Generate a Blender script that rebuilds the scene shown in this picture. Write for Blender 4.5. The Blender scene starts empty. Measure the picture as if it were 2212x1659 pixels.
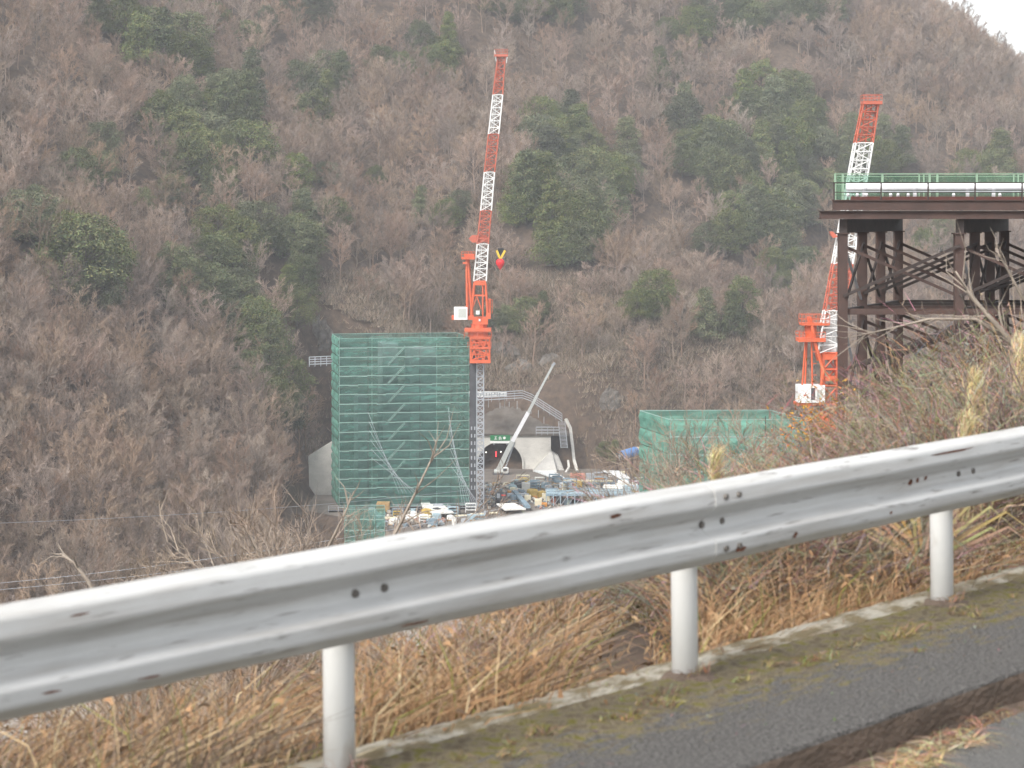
import bpy, math, random
import numpy as np
from mathutils import Vector, Matrix

random.seed(7)
rng = np.random.default_rng(11)
scene = bpy.context.scene
COL = scene.collection

# ------------------------------------------------------------------ camera
F, CX, HY, W0, H0 = 4927.0, 1106.0, 450.0, 2212.0, 1659.0   # metric frame of the view used to place things
cam_d = bpy.data.cameras.new('camera')
cam = bpy.data.objects.new('camera', cam_d)
COL.objects.link(cam)
cam.location = (0, 0, 0)
cam.rotation_euler = (math.radians(90), 0, 0)
cam_d.sensor_width = 36.0
cam_d.lens = 36.0 * F / W0
cam_d.shift_y = -(H0 / 2 - HY) / W0
cam_d.clip_start = 0.1
cam_d.clip_end = 4000
cam_d.dof.use_dof = True
cam_d.dof.focus_distance = 300.0
cam_d.dof.aperture_fstop = cam_d.lens / 13.0        # a 13 mm wide aperture
scene.camera = cam

# ------------------------------------------------------------------ world, sun, exposure
SUN_EL, SUN_AZ = math.radians(46), math.radians(218)    # from behind the camera, to the left (azimuth clockwise from +Y)
wd = bpy.data.worlds.new('World'); scene.world = wd; wd.use_nodes = True
nt = wd.node_tree; nt.nodes.clear()
sky = nt.nodes.new('ShaderNodeTexSky'); sky.sky_type = 'NISHITA'; sky.sun_disc = False
sky.sun_elevation = SUN_EL; sky.sun_rotation = SUN_AZ
sky.air_density = 1.0; sky.dust_density = 2.0; sky.ozone_density = 1.0
hs = nt.nodes.new('ShaderNodeHueSaturation'); hs.inputs['Saturation'].default_value = 0.22
bg = nt.nodes.new('ShaderNodeBackground'); bg.inputs['Strength'].default_value = 0.15
wo = nt.nodes.new('ShaderNodeOutputWorld')
nt.links.new(sky.outputs[0], hs.inputs['Color']); nt.links.new(hs.outputs[0], bg.inputs['Color'])
nt.links.new(bg.outputs[0], wo.inputs['Surface'])
sd = bpy.data.lights.new('sun', 'SUN'); sd.energy = 1.5; sd.angle = math.radians(16); sd.color = (1.0, 0.95, 0.88)
sun = bpy.data.objects.new('sun', sd); COL.objects.link(sun)
sdir = Vector((math.sin(SUN_AZ) * math.cos(SUN_EL), math.cos(SUN_AZ) * math.cos(SUN_EL), math.sin(SUN_EL)))
sun.rotation_euler = (-sdir).to_track_quat('-Z', 'Y').to_euler()
scene.view_settings.view_transform = 'Standard'
scene.view_settings.look = 'None'
scene.view_settings.gamma = 1.0
scene.view_settings.use_curve_mapping = False
scene.view_settings.exposure = 1.08
scene.render.engine = 'CYCLES'
scene.cycles.use_denoising = True
scene.cycles.use_adaptive_sampling = True
scene.cycles.adaptive_threshold = 0.03
scene.cycles.max_bounces = 6
scene.cycles.diffuse_bounces = 2
scene.cycles.glossy_bounces = 2
scene.cycles.transparent_max_bounces = 16
scene.cycles.volume_bounces = 0
scene.cycles.transmission_bounces = 2

# ------------------------------------------------------------------ helpers
def P(x, y, Y):
    return Vector(((x - CX) / F * Y, Y, (HY - y) / F * Y))

class MB:
    def __init__(self): self.v = []; self.f = []; self.c = []
    def _add(self, vs, fs, col=None):
        n = len(self.v)
        self.v.extend([tuple(p) for p in vs]); self.f.extend([tuple(i + n for i in q) for q in fs])
        if col is not None: self.c.extend([col] * len(vs))
        return self
    def box(self, lo, hi, col=None):
        x0, y0, z0 = lo; x1, y1, z1 = hi
        return self._add([(x0,y0,z0),(x1,y0,z0),(x1,y1,z0),(x0,y1,z0),(x0,y0,z1),(x1,y0,z1),(x1,y1,z1),(x0,y1,z1)],
                         [(0,3,2,1),(4,5,6,7),(0,1,5,4),(1,2,6,5),(2,3,7,6),(3,0,4,7)], col)
    def beam(self, a, b, w, h=None, up=(0,0,1)):
        a = Vector(a); b = Vector(b); h = w if h is None else h
        d = (b - a)
        if d.length < 1e-6: return self
        d.normalize(); u = Vector(up)
        if abs(d.dot(u)) > 0.98: u = Vector((0,1,0))
        s = d.cross(u).normalized(); t = s.cross(d).normalized()
        s *= w / 2; t *= h / 2
        vs = [p + q for p in (a, b) for q in (-s - t, s - t, s + t, -s + t)]
        return self._add(vs, [(3,2,1,0),(4,5,6,7),(0,1,5,4),(1,2,6,5),(2,3,7,6),(3,0,4,7)])
    def tube(self, pts, rad, n=6, caps=True, col=None):
        pts = [Vector(p) for p in pts]
        if not hasattr(rad, '__len__'): rad = [rad] * len(pts)
        vs = []; fs = []
        for i, p in enumerate(pts):
            d = (pts[min(i+1, len(pts)-1)] - pts[max(i-1, 0)]).normalized()
            u = Vector((0,0,1)) if abs(d.z) < 0.9 else Vector((0,1,0))
            s = d.cross(u).normalized(); t = s.cross(d).normalized()
            for k in range(n):
                an = 2 * math.pi * k / n
                vs.append(p + (s * math.cos(an) + t * math.sin(an)) * rad[i])
        for i in range(len(pts) - 1):
            for k in range(n):
                k2 = (k + 1) % n
                fs.append((i*n+k, i*n+k2, (i+1)*n+k2, (i+1)*n+k))
        if caps:
            fs.append(tuple(range(n))[::-1]); fs.append(tuple(range((len(pts)-1)*n, len(pts)*n)))
        return self._add(vs, fs, col)
    def prism(self, poly, off):
        n = len(poly); off = Vector(off)
        vs = [Vector(p) for p in poly] + [Vector(p) + off for p in poly]
        fs = [tuple(range(n)), tuple(range(2*n-1, n-1, -1))] + [(k, k + n, (k+1) % n + n, (k+1) % n) for k in range(n)]
        return self._add(vs, fs)
    def ribbon(self, pts, w0, w1=0.0, side=None, col=None):
        pts = [Vector(p) for p in pts]
        d = (pts[-1] - pts[0]).normalized()
        if side is None: side = Vector((random.gauss(0,1), random.gauss(0,1), random.gauss(0,1)))
        s = d.cross(side)
        if s.length < 1e-5: s = Vector((1,0,0))
        s.normalize(); n = len(pts); vs = []; fs = []
        for i, p in enumerate(pts):
            w = (w0 + (w1 - w0) * i / (n - 1)) / 2
            if i == n - 1 and w1 <= 0: vs.append(p)
            else: vs += [p - s * w, p + s * w]
        for i in range(n - 1):
            if i == n - 2 and w1 <= 0: fs.append((2*i, 2*i+1, 2*i+2))
            else: fs.append((2*i, 2*i+1, 2*i+3, 2*i+2))
        return self._add(vs, fs, col)
    def mesh(self, name, smooth=False):
        me = bpy.data.meshes.new(name)
        me.from_pydata(self.v, [], self.f)
        if self.c:
            at = me.attributes.new('tint', 'FLOAT_COLOR', 'POINT')
            arr = np.ones((len(self.v), 4), dtype=np.float32); arr[:, :3] = np.array(self.c, dtype=np.float32)[:, :3]
            at.data.foreach_set('color', arr.ravel())
        if smooth: me.polygons.foreach_set('use_smooth', [True] * len(me.polygons))
        me.update()
        return me
    def build(self, name, m, parent=None, smooth=False):
        me = self.mesh(name, smooth); me.materials.append(m)
        return link(name, me, parent)

def link(name, data, parent=None):
    o = bpy.data.objects.new(name, data); COL.objects.link(o)
    if parent is not None:
        o.parent = parent
        o.matrix_parent_inverse = parent.matrix_world.inverted() if parent.get('_keep') else Matrix()
    return o
def tag(o, label, cat, group=None):
    o['label'] = label; o['category'] = cat
    if group: o['group'] = group
    return o
def thing(name, label, cat, group=None, loc=(0,0,0)):
    o = link(name, None); o.location = loc
    return tag(o, label, cat, group)
def structure(o, label=None, cat=None):
    o['kind'] = 'structure'
    if label: o['label'] = label
    if cat: o['category'] = cat
    return o
def stuff(o, label, cat):
    o['kind'] = 'stuff'; o['label'] = label; o['category'] = cat
    return o

MATS = {}
def mat(name, base, rough=0.8, var=0.0, scale=4.0, bump=0.0, bscale=None, metallic=0.0, second=None, emit=0.0, stretch=(1,1,1), inst=0.0, tint=False, spec=0.3, detail=6.0, sharp=None):
    m = bpy.data.materials.new(name); m.use_nodes = True
    t = m.node_tree; b = t.nodes['Principled BSDF']; L = t.links.new
    b.inputs['Roughness'].default_value = rough; b.inputs['Metallic'].default_value = metallic
    b.inputs['Specular IOR Level'].default_value = spec
    b.inputs['Base Color'].default_value = (*base, 1)
    tc = t.nodes.new('ShaderNodeTexCoord'); mp = t.nodes.new('ShaderNodeMapping'); mp.inputs['Scale'].default_value = stretch
    L(tc.outputs['Object'], mp.inputs['Vector'])
    out = None
    if var > 0 or second:
        n = t.nodes.new('ShaderNodeTexNoise'); n.inputs['Scale'].default_value = scale; n.inputs['Detail'].default_value = detail
        n.inputs['Roughness'].default_value = 0.65
        L(mp.outputs[0], n.inputs['Vector'])
        r = t.nodes.new('ShaderNodeValToRGB')
        lo, hi = sharp if sharp else (0.3, 0.7)
        r.color_ramp.elements[0].position = lo; r.color_ramp.elements[1].position = hi
        c0 = second if second else tuple(max(0, c * (1 - var)) for c in base)
        c1 = base if second else tuple(min(1, c * (1 + var)) for c in base)
        r.color_ramp.elements[0].color = (*c0, 1); r.color_ramp.elements[1].color = (*c1, 1)
        L(n.outputs['Fac'], r.inputs[0]); out = r.outputs[0]
    if tint:
        a = t.nodes.new('ShaderNodeAttribute'); a.attribute_name = 'tint'
        if True:
            mx = t.nodes.new('ShaderNodeMix'); mx.data_type = 'RGBA'; mx.blend_type = 'MULTIPLY'; mx.inputs[0].default_value = 1
            if out is not None: L(out, mx.inputs[6])
            else: mx.inputs[6].default_value = (*base, 1)
            L(a.outputs['Color'], mx.inputs[7]); out = mx.outputs[2]
    if inst > 0:
        oi = t.nodes.new('ShaderNodeObjectInfo')
        h = t.nodes.new('ShaderNodeHueSaturation')
        if out is not None: L(out, h.inputs['Color'])
        else: h.inputs['Color'].default_value = (*base, 1)
        mr = t.nodes.new('ShaderNodeMapRange'); mr.inputs[3].default_value = 1 - inst; mr.inputs[4].default_value = 1 + inst
        L(oi.outputs['Random'], mr.inputs[0]); L(mr.outputs[0], h.inputs['Value'])
        m2 = t.nodes.new('ShaderNodeMath'); m2.operation = 'MULTIPLY'; m2.inputs[1].default_value = 7.31
        m3 = t.nodes.new('ShaderNodeMath'); m3.operation = 'FRACT'
        L(oi.outputs['Random'], m2.inputs[0]); L(m2.outputs[0], m3.inputs[0])
        m4 = t.nodes.new('ShaderNodeMapRange'); m4.inputs[3].default_value = 0.49; m4.inputs[4].default_value = 0.51
        L(m3.outputs[0], m4.inputs[0]); L(m4.outputs[0], h.inputs['Hue'])
        m5 = t.nodes.new('ShaderNodeMapRange'); m5.inputs[3].default_value = 1 - inst * 0.9; m5.inputs[4].default_value = 1 + inst * 0.5
        m6 = t.nodes.new('ShaderNodeMath'); m6.operation = 'MULTIPLY'; m6.inputs[1].default_value = 13.7
        m7 = t.nodes.new('ShaderNodeMath'); m7.operation = 'FRACT'
        L(oi.outputs['Random'], m6.inputs[0]); L(m6.outputs[0], m7.inputs[0]); L(m7.outputs[0], m5.inputs[0]); L(m5.outputs[0], h.inputs['Saturation'])
        out = h.outputs[0]
    if out is not None: L(out, b.inputs['Base Color'])
    if bump > 0:
        n2 = t.nodes.new('ShaderNodeTexNoise'); n2.inputs['Scale'].default_value = bscale or scale * 3; n2.inputs['Detail'].default_value = 5
        L(mp.outputs[0], n2.inputs['Vector'])
        bp = t.nodes.new('ShaderNodeBump'); bp.inputs['Strength'].default_value = bump; bp.inputs['Distance'].default_value = 0.05
        L(n2.outputs['Fac'], bp.inputs['Height']); L(bp.outputs[0], b.inputs['Normal'])
    if emit > 0:
        b.inputs['Emission Color'].default_value = (*base, 1); b.inputs['Emission Strength'].default_value = emit
    MATS[name] = m
    return m

def net_material(name, col, alpha):
    m = bpy.data.materials.new(name); m.use_nodes = True
    t = m.node_tree; t.nodes.clear(); L = t.links.new
    out = t.nodes.new('ShaderNodeOutputMaterial'); mix = t.nodes.new('ShaderNodeMixShader')
    tr = t.nodes.new('ShaderNodeBsdfTransparent'); df = t.nodes.new('ShaderNodeBsdfDiffuse'); tl = t.nodes.new('ShaderNodeBsdfTranslucent')
    tr.inputs[0].default_value = (0.80, 0.95, 0.90, 1)
    tc = t.nodes.new('ShaderNodeTexCoord'); n = t.nodes.new('ShaderNodeTexNoise'); n.inputs['Scale'].default_value = 0.5; n.inputs['Detail'].default_value = 5
    mp = t.nodes.new('ShaderNodeMapping'); mp.inputs['Scale'].default_value = (0.6, 0.6, 2.2)
    L(tc.outputs['Object'], mp.inputs[0]); L(mp.outputs[0], n.inputs['Vector'])
    oi = t.nodes.new('ShaderNodeObjectInfo')
    r = t.nodes.new('ShaderNodeValToRGB')
    r.color_ramp.elements[0].position = 0.3; r.color_ramp.elements[1].position = 0.7
    r.color_ramp.elements[0].color = (*[c * 0.7 for c in col], 1); r.color_ramp.elements[1].color = (*[min(1, c * 1.3) for c in col], 1)
    L(n.outputs['Fac'], r.inputs[0])
    h = t.nodes.new('ShaderNodeHueSaturation'); mr = t.nodes.new('ShaderNodeMapRange'); mr.inputs[3].default_value = 0.8; mr.inputs[4].default_value = 1.2
    L(oi.outputs['Random'], mr.inputs[0]); L(mr.outputs[0], h.inputs['Value']); L(r.outputs[0], h.inputs['Color'])
    L(h.outputs[0], df.inputs[0]); L(h.outputs[0], tl.inputs[0])
    m1 = t.nodes.new('ShaderNodeMixShader'); m1.inputs[0].default_value = 0.3
    L(df.outputs[0], m1.inputs[1]); L(tl.outputs[0], m1.inputs[2])
    mr2 = t.nodes.new('ShaderNodeMapRange'); mr2.inputs[3].default_value = alpha - 0.12; mr2.inputs[4].default_value = alpha + 0.12
    L(n.outputs['Fac'], mr2.inputs[0]); mr2.inputs[1].default_value = 0.3; mr2.inputs[2].default_value = 0.7
    L(mr2.outputs[0], mix.inputs[0]); L(tr.outputs[0], mix.inputs[1]); L(m1.outputs[0], mix.inputs[2]); L(mix.outputs[0], out.inputs[0])
    return m

M_litter = mat('leaf_litter', (0.15, 0.105, 0.075), 0.95, second=(0.055, 0.042, 0.034), scale=0.7, bump=0.6, bscale=0.8, detail=8)
M_twig = mat('bare_twigs', (0.315, 0.232, 0.178), 0.95, inst=0.32, tint=True, spec=0.1)
M_bark = mat('grey_bark', (0.20, 0.16, 0.135), 0.95, var=0.3, scale=2, spec=0.1)
M_leaf = mat('evergreen_leaves', (0.112, 0.136, 0.058), 0.7, inst=0.34, tint=True, spec=0.25)
M_darkbark = mat('dark_bark', (0.10, 0.08, 0.065), 0.95, var=0.3, scale=3)
M_conc = mat('pale_concrete', (0.55, 0.53, 0.49), 0.9, var=0.16, scale=0.35, bump=0.2, stretch=(1,1,1.6))
M_shot = mat('shotcrete', (0.19, 0.17, 0.15), 0.95, second=(0.085, 0.07, 0.058), scale=0.22, bump=0.6, bscale=1.2)
M_orange = mat('orange_paint', (0.64, 0.130, 0.055), 0.5, var=0.12, scale=0.8)
M_jibred = mat('jib_red_paint', (0.50, 0.130, 0.08), 0.5, var=0.12, scale=0.8)
M_white = mat('white_paint', (0.80, 0.80, 0.78), 0.5, var=0.06, scale=0.8)
M_galv = mat('galvanised_steel', (0.42, 0.44, 0.47), 0.5, var=0.12, scale=1.0, metallic=0.2)
M_darkcol = mat('dark_grey_column', (0.07, 0.072, 0.078), 0.8, var=0.3, scale=0.6)
M_brown = mat('brown_primer_steel', (0.098, 0.060, 0.050), 0.7, var=0.25, scale=1.2, second=(0.062, 0.042, 0.037))
M_darksteel = mat('dark_steel', (0.056, 0.043, 0.039), 0.7, var=0.3, scale=1.5)
M_rust = mat('rust', (0.14, 0.055, 0.03), 0.95, var=0.4, scale=30)
M_greenrail = mat('light_green_paint', (0.26, 0.38, 0.27), 0.6, var=0.08)
M_pipe = mat('white_pipe', (0.78, 0.78, 0.80), 0.4, var=0.06, scale=1)
M_black = mat('black_paint', (0.02, 0.02, 0.022), 0.6)
M_yellow = mat('yellow_paint', (0.75, 0.50, 0.05), 0.5)
M_redpaint = mat('red_paint', (0.75, 0.03, 0.035), 0.45)
M_tunnel = mat('tunnel_lining', (0.045, 0.045, 0.05), 0.9, var=0.15, scale=0.4)  # lining kept near-black: the darkness of the mouth is put into its colour
M_sign = mat('green_sign', (0.03, 0.20, 0.08), 0.5)
M_rail = None

# ------------------------------------------------------------------ terrain height
_perm = rng.permutation(4096)
def vnoise(x, y):
    xi = np.floor(x).astype(int); yi = np.floor(y).astype(int)
    fx = x - xi; fy = y - yi
    fx = fx * fx * (3 - 2 * fx); fy = fy * fy * (3 - 2 * fy)
    def h(i, j): return _perm[(_perm[i & 4095] + j) & 4095] / 4095.0
    a = h(xi, yi) * (1 - fx) + h(xi + 1, yi) * fx
    b = h(xi, yi + 1) * (1 - fx) + h(xi + 1, yi + 1) * fx
    return (a * (1 - fy) + b * fy) * 2 - 1
def fbm(x, y, o=4):
    s = 0; a = 1
    for k in range(o):
        s = s + a * vnoise(x * 2**k + 17.3 * k, y * 2**k - 9.1 * k); a *= 0.5
    return s

RIDGES = [  # crest polylines (view x, view y, distance), flank slope
    ([('w',-350,290,72), ('w',-310,350,86), ('w',-208,560,88), ('w',-175,640,98), ('w',-150,780,125)], 0.738),   # left mountain
    ([(700,-160,820), (770,10,735), (850,210,665), (1000,400,612), (1120,470,592), (1240,580,572), (1400,650,556), (1650,770,540), (1850,880,515)], 0.78),  # tunnel spur
    ([(1150,-200,960), (1330,120,840), (1390,320,770), (1450,520,700), (1560,690,640)], 0.72),   # evergreen spur
    ([(2500,150,860), (2200,330,800), (1990,480,700), (1900,640,610)], 0.72),   # right spur
    ([(3200,700,900), (2700,420,1000), (2450,325,1040), (2212,235,1040), (2080,178,1020), (1950,122,1000), (1860,65,995), (1700,-120,970), (1200,-500,940), (600,-700,930), (-600,-900,900)], 0.74),  # main crest
]
def ridge_height(X, Y, pts, slope):
    w = np.array([p[1:] if p[0] == 'w' else [*P(*p)] for p in pts], dtype=float)
    best = np.full(X.shape, -1e9)
    for a, b in zip(w[:-1], w[1:]):
        d = b[:2] - a[:2]; L2 = (d ** 2).sum()
        t = np.clip(((X - a[0]) * d[0] + (Y - a[1]) * d[1]) / L2, 0, 1)
        dist = np.hypot(X - (a[0] + t * d[0]), Y - (a[1] + t * d[1]))
        best = np.maximum(best, a[2] + t * (b[2] - a[2]) - slope * (np.sqrt(dist ** 2 + 30) - 5.4))
    return best
def road_z(a): return -2.090 + 0.0170 * np.clip(a, -60, 160)
def along_off(X, Y): return 0.642 * X + 0.767 * Y, -0.767 * X + 0.642 * Y - 5.72
PADZ = -59.6
def H(X, Y):
    X = np.asarray(X, float); Y = np.asarray(Y, float)
    a, s = along_off(X, Y)
    hill = np.full(X.shape, -1e9)
    for pts, sl in RIDGES: hill = np.maximum(hill, ridge_height(X, Y, pts, sl))
    nz = fbm(X / 55.0, Y / 55.0, 4)
    gul = np.abs(fbm(X / 38.0 + 40, Y / 60.0 + 7, 3))
    hill = hill + 5.0 * nz - 5.0 * gul + 3.0
    near = np.clip((s - 3.2), 0, None)
    bank = np.where(s < 0.1, road_z(a) - 0.55, road_z(a) - 0.10 - 0.2 * np.clip(s, 0, 3.2) - 0.72 * near)
    bank = bank + np.clip(s / 12.0, 0, 1) * 1.0 * fbm(X / 9.0, Y / 9.0, 3) + 0.06 * np.clip(s, 0, 1) * vnoise(X * 1.7, Y * 1.7)
    floor = -72.5 + 0.8 * vnoise(X / 20.0, Y / 20.0)
    z = np.maximum(np.maximum(hill, bank), floor)
    # level construction yard cut into the foot of the tunnel spur
    def sm(v, e0, e1): 
        t = np.clip((v - e0) / (e1 - e0), 0, 1); return t * t * (3 - 2 * t)
    k = sm(X, 20, 34); kl = sm(X, -50, -36)
    m = sm(X, -50 + 20 * (1 - sm(Y, 428, 448)), -42 + 18 * (1 - sm(Y, 428, 448))) * (1 - sm(X, 70, 82)) * sm(Y, 398, 408) * (1 - sm(Y, 523 - 28 * k, 529 + 16 * k))
    return z * (1 - m) + PADZ * m

# visibility table in view columns
UB = np.linspace(-0.30, 0.30, 361); YB = np.arange(20, 1180, 3.0)
UU, YY = np.meshgrid(UB, YB, indexing='ij')
HH = H(UU * YY, YY); ANG = HH / YY
CM = np.maximum.accumulate(ANG, axis=1)
def hit(x, y):
    u = (x - CX) / F; i = int(np.clip(round((u + 0.30) / 0.60 * 360), 0, 360))
    sl = (HY - y) / F
    k = int(np.argmax((ANG[i] >= sl) & (YB > 120)))
    if ANG[i, k] < sl: return None
    Yd = float(YB[k])
    return u * Yd, Yd, float(H(u * Yd, Yd))
def visible(X, Y, z):
    u = X / Y; i = np.clip(np.round((u + 0.30) / 0.60 * 360).astype(int), 0, 360)
    k = np.clip(((Y - 20) / 3.0).astype(int) - 2, 0, len(YB) - 1)
    return z / Y > CM[i, k]

# ------------------------------------------------------------------ ground sheet
xs = np.unique(np.concatenate([np.arange(-470, -60, 6.0), np.arange(-60, 80, 2.0), np.arange(80, 620, 6.0)]))
ys = np.unique(np.concatenate([np.arange(-70, -6, 4.0), np.arange(-6, 40, 1.0), np.arange(40, 400, 3.0), np.arange(400, 640, 2.5), np.arange(640, 1161, 5.0)]))
GX, GY = np.meshgrid(xs, ys, indexing='ij')
GZ = H(GX, GY)
me = bpy.data.meshes.new('ground')
nx, ny = GX.shape
verts = np.stack([GX.ravel(), GY.ravel(), GZ.ravel()], 1)
idx = np.arange(nx * ny).reshape(nx, ny)
faces = np.stack([idx[:-1, :-1].ravel(), idx[1:, :-1].ravel(), idx[1:, 1:].ravel(), idx[:-1, 1:].ravel()], 1)
me.from_pydata(verts.tolist(), [], faces.tolist())
me.polygons.foreach_set('use_smooth', [True] * len(me.polygons))
me.materials.append(M_litter)
ground = structure(link('ground', me))

# river bed and river on the valley floor, between the near bank and the yard
M_gravel = mat('pale_gravel', (0.34, 0.32, 0.30), 0.95, var=0.3, scale=0.3, bump=0.5)
M_water = mat('river_water', (0.10, 0.13, 0.12), 0.12, var=0.2, scale=0.2, bump=0.15, bscale=0.8, spec=0.5)
mb = MB(); mb._add([(-150, 215, -71.3), (190, 215, -71.3), (190, 396, -71.3), (-150, 396, -71.3)], [(0,1,2,3)])
structure(mb.build('river_bed', M_gravel))
mb = MB(); mb._add([(-150, 262, -71.2), (190, 300, -71.2), (190, 330, -71.2), (-150, 296, -71.2)], [(0,1,2,3)])
structure(mb.build('river', M_water))

# construction yard surface
M_yard = mat('yard_dirt', (0.24, 0.21, 0.18), 0.95, second=(0.13, 0.11, 0.095), scale=0.15, bump=0.4, bscale=1.0)
mb = MB(); mb._add([(-24, 409, PADZ + .05), (68, 409, PADZ + .05), (68, 494, PADZ + .05), (24, 521.5, PADZ + .05), (-41, 521.5, PADZ + .05), (-41, 450, PADZ + .05), (-25, 430, PADZ + .05)], [(0,1,2,3,4,5,6)])
structure(mb.build('yard', M_yard))

# ------------------------------------------------------------------ road frame: x along the rail, y away from the road, z up
RF = Matrix(((0.642, -0.767, 0, -4.387), (0.767, 0.642, 0, 3.672), (0.0170, 0, 1, -2.090), (0, 0, 0, 1)))
def road_obj(o): o.matrix_world = RF; return o

def shoulder_material():
    m = mat('mossy_asphalt', (0.135, 0.128, 0.120), 0.95, var=0.6, scale=55, bump=1.0, bscale=60)
    t = m.node_tree; L = t.links.new; b = t.nodes['Principled BSDF']
    src = b.inputs['Base Color'].links[0].from_socket
    tc = t.nodes.new('ShaderNodeTexCoord'); mp = t.nodes.new('ShaderNodeMapping'); mp.inputs['Scale'].default_value = (1.6, 5.0, 1)
    L(tc.outputs['Object'], mp.inputs[0])
    n = t.nodes.new('ShaderNodeTexNoise'); n.inputs['Scale'].default_value = 2.6; n.inputs['Detail'].default_value = 10; n.inputs['Roughness'].default_value = 0.78
    L(mp.outputs[0], n.inputs['Vector'])
    sx = t.nodes.new('ShaderNodeSeparateXYZ'); L(tc.outputs['Object'], sx.inputs[0])
    g = t.nodes.new('ShaderNodeMapRange'); g.inputs[1].default_value = -1.05; g.inputs[2].default_value = -0.1; g.inputs[3].default_value = -0.22; g.inputs[4].default_value = 0.17
    L(sx.outputs['Y'], g.inputs[0])
    ad = t.nodes.new('ShaderNodeMath'); ad.operation = 'ADD'; L(n.outputs['Fac'], ad.inputs[0]); L(g.outputs[0], ad.inputs[1])
    r = t.nodes.new('ShaderNodeValToRGB'); r.color_ramp.elements[0].position = 0.51; r.color_ramp.elements[1].position = 0.57
    r.color_ramp.elements[0].color = (0,0,0,1); r.color_ramp.elements[1].color = (1,1,1,1)
    L(ad.outputs[0], r.inputs[0])
    n2 = t.nodes.new('ShaderNodeTexNoise'); n2.inputs['Scale'].default_value = 16; n2.inputs['Detail'].default_value = 9; L(tc.outputs['Object'], n2.inputs['Vector'])
    r2 = t.nodes.new('ShaderNodeValToRGB'); e = r2.color_ramp.elements
    e[0].position = 0.35; e[0].color = (0.13, 0.10, 0.06, 1); e[1].position = 0.62; e[1].color = (0.17, 0.15, 0.035, 1)
    e2 = r2.color_ramp.elements.new(0.5); e2.color = (0.22, 0.18, 0.115, 1)
    L(n2.outputs['Fac'], r2.inputs[0])
    mx = t.nodes.new('ShaderNodeMix'); mx.data_type = 'RGBA'; L(r.outputs[0], mx.inputs[0]); L(src, mx.inputs[6]); L(r2.outputs[0], mx.inputs[7])
    L(mx.outputs[2], b.inputs['Base Color'])
    return m
M_should = shoulder_material()
M_road = mat('road_asphalt', (0.17, 0.165, 0.155), 0.9, var=0.4, scale=60, bump=0.9, bscale=70)
M_cope = mat('weathered_concrete', (0.34, 0.315, 0.26), 0.95, second=(0.15, 0.12, 0.07), scale=7.0, bump=0.5, bscale=25, stretch=(0.7, 1.6, 1), sharp=(0.44, 0.58))
M_gutter = mat('stained_gutter', (0.17, 0.125, 0.095), 0.95, second=(0.085, 0.065, 0.05), scale=6, bump=0.6, bscale=25, stretch=(0.8, 1.5, 1.5))

def strip(name, m, x0, x1, prof, nseg=160, jitter=0.0):
    """a cross-section (y, z) swept along the road, with a little unevenness"""
    mb = MB(); n = len(prof); vs = []; fs = []
    for i in range(nseg + 1):
        x = x0 + (x1 - x0) * i / nseg
        for k, (y, z) in enumerate(prof):
            j = jitter if 0 < k < n - 1 else 0
            vs.append((x, y + random.uniform(-j, j), z + random.uniform(-j, j) * 0.6))
    for i in range(nseg):
        for k in range(n - 1):
            fs.append((i*n+k, (i+1)*n+k, (i+1)*n+k+1, i*n+k+1))
    mb._add(vs, fs)
    return structure(road_obj(mb.build(name, m, smooth=False)))
strip('pavement', M_should, -6, 50, [(-1.03, -0.03), (-1.022, -0.010), (-0.98, -0.003), (-0.7, 0.0), (-0.4, 0.004), (-0.16, 0.012), (0.0, 0.016), (0.06, 0.014)], 560, 0.007)
strip('kerb', M_gutter, -6, 50, [(-1.16, -0.150), (-1.10, -0.165), (-1.055, -0.160), (-1.036, -0.14), (-1.034, -0.045), (-1.0305, -0.022)], 300, 0.003)
strip('road', M_road, -30, 66, [(-9.5, -0.06), (-6.0, -0.04), (-1.6, -0.115), (-1.165, -0.128), (-1.15, -0.175)], 60, 0.0)
strip('coping', M_cope, -6, 50, [(0.02, -0.10), (0.035, 0.014), (0.07, 0.028), (0.12, 0.034), (0.17, 0.034), (0.196, 0.024), (0.205, -0.9)], 500, 0.009)

# ------------------------------------------------------------------ guardrail
def rail_material():
    m = mat('weathered_white_rail', (0.55, 0.55, 0.535), 0.55, var=0.05, scale=3, spec=0.5)
    t = m.node_tree; L = t.links.new; b = t.nodes['Principled BSDF']
    src = b.inputs['Base Color'].links[0].from_socket
    tc = t.nodes.new('ShaderNodeTexCoord')
    def layer(src, scale, stretch, lo, hi, col, amount):
        mp = t.nodes.new('ShaderNodeMapping'); mp.inputs['Scale'].default_value = stretch; L(tc.outputs['Object'], mp.inputs[0])
        n = t.nodes.new('ShaderNodeTexNoise'); n.inputs['Scale'].default_value = scale; n.inputs['Detail'].default_value = 7; n.inputs['Roughness'].default_value = 0.6
        L(mp.outputs[0], n.inputs['Vector'])
        r = t.nodes.new('ShaderNodeMapRange'); r.inputs[1].default_value = lo; r.inputs[2].default_value = hi; r.inputs[4].default_value = amount
        L(n.outputs['Fac'], r.inputs[0])
        mx = t.nodes.new('ShaderNodeMix'); mx.data_type = 'RGBA'; L(r.outputs[0], mx.inputs[0]); L(src, mx.inputs[6]); mx.inputs[7].default_value = (*col, 1)
        return mx.outputs[2]
    s = layer(src, 2.2, (0.5, 7, 7), 0.46, 0.72, (0.33, 0.30, 0.26), 0.65)     # grime streaks along the beam
    s = layer(s, 5.0, (0.9, 5, 9), 0.60, 0.70, (0.17, 0.15, 0.135), 0.85)    # scuffs
    s = layer(s, 7.0, (0.9, 3, 5), 0.735, 0.76, (0.12, 0.06, 0.04), 0.9)   # chips
    L(s, b.inputs['Base Color'])
    return m
M_rail = rail_material()
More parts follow.
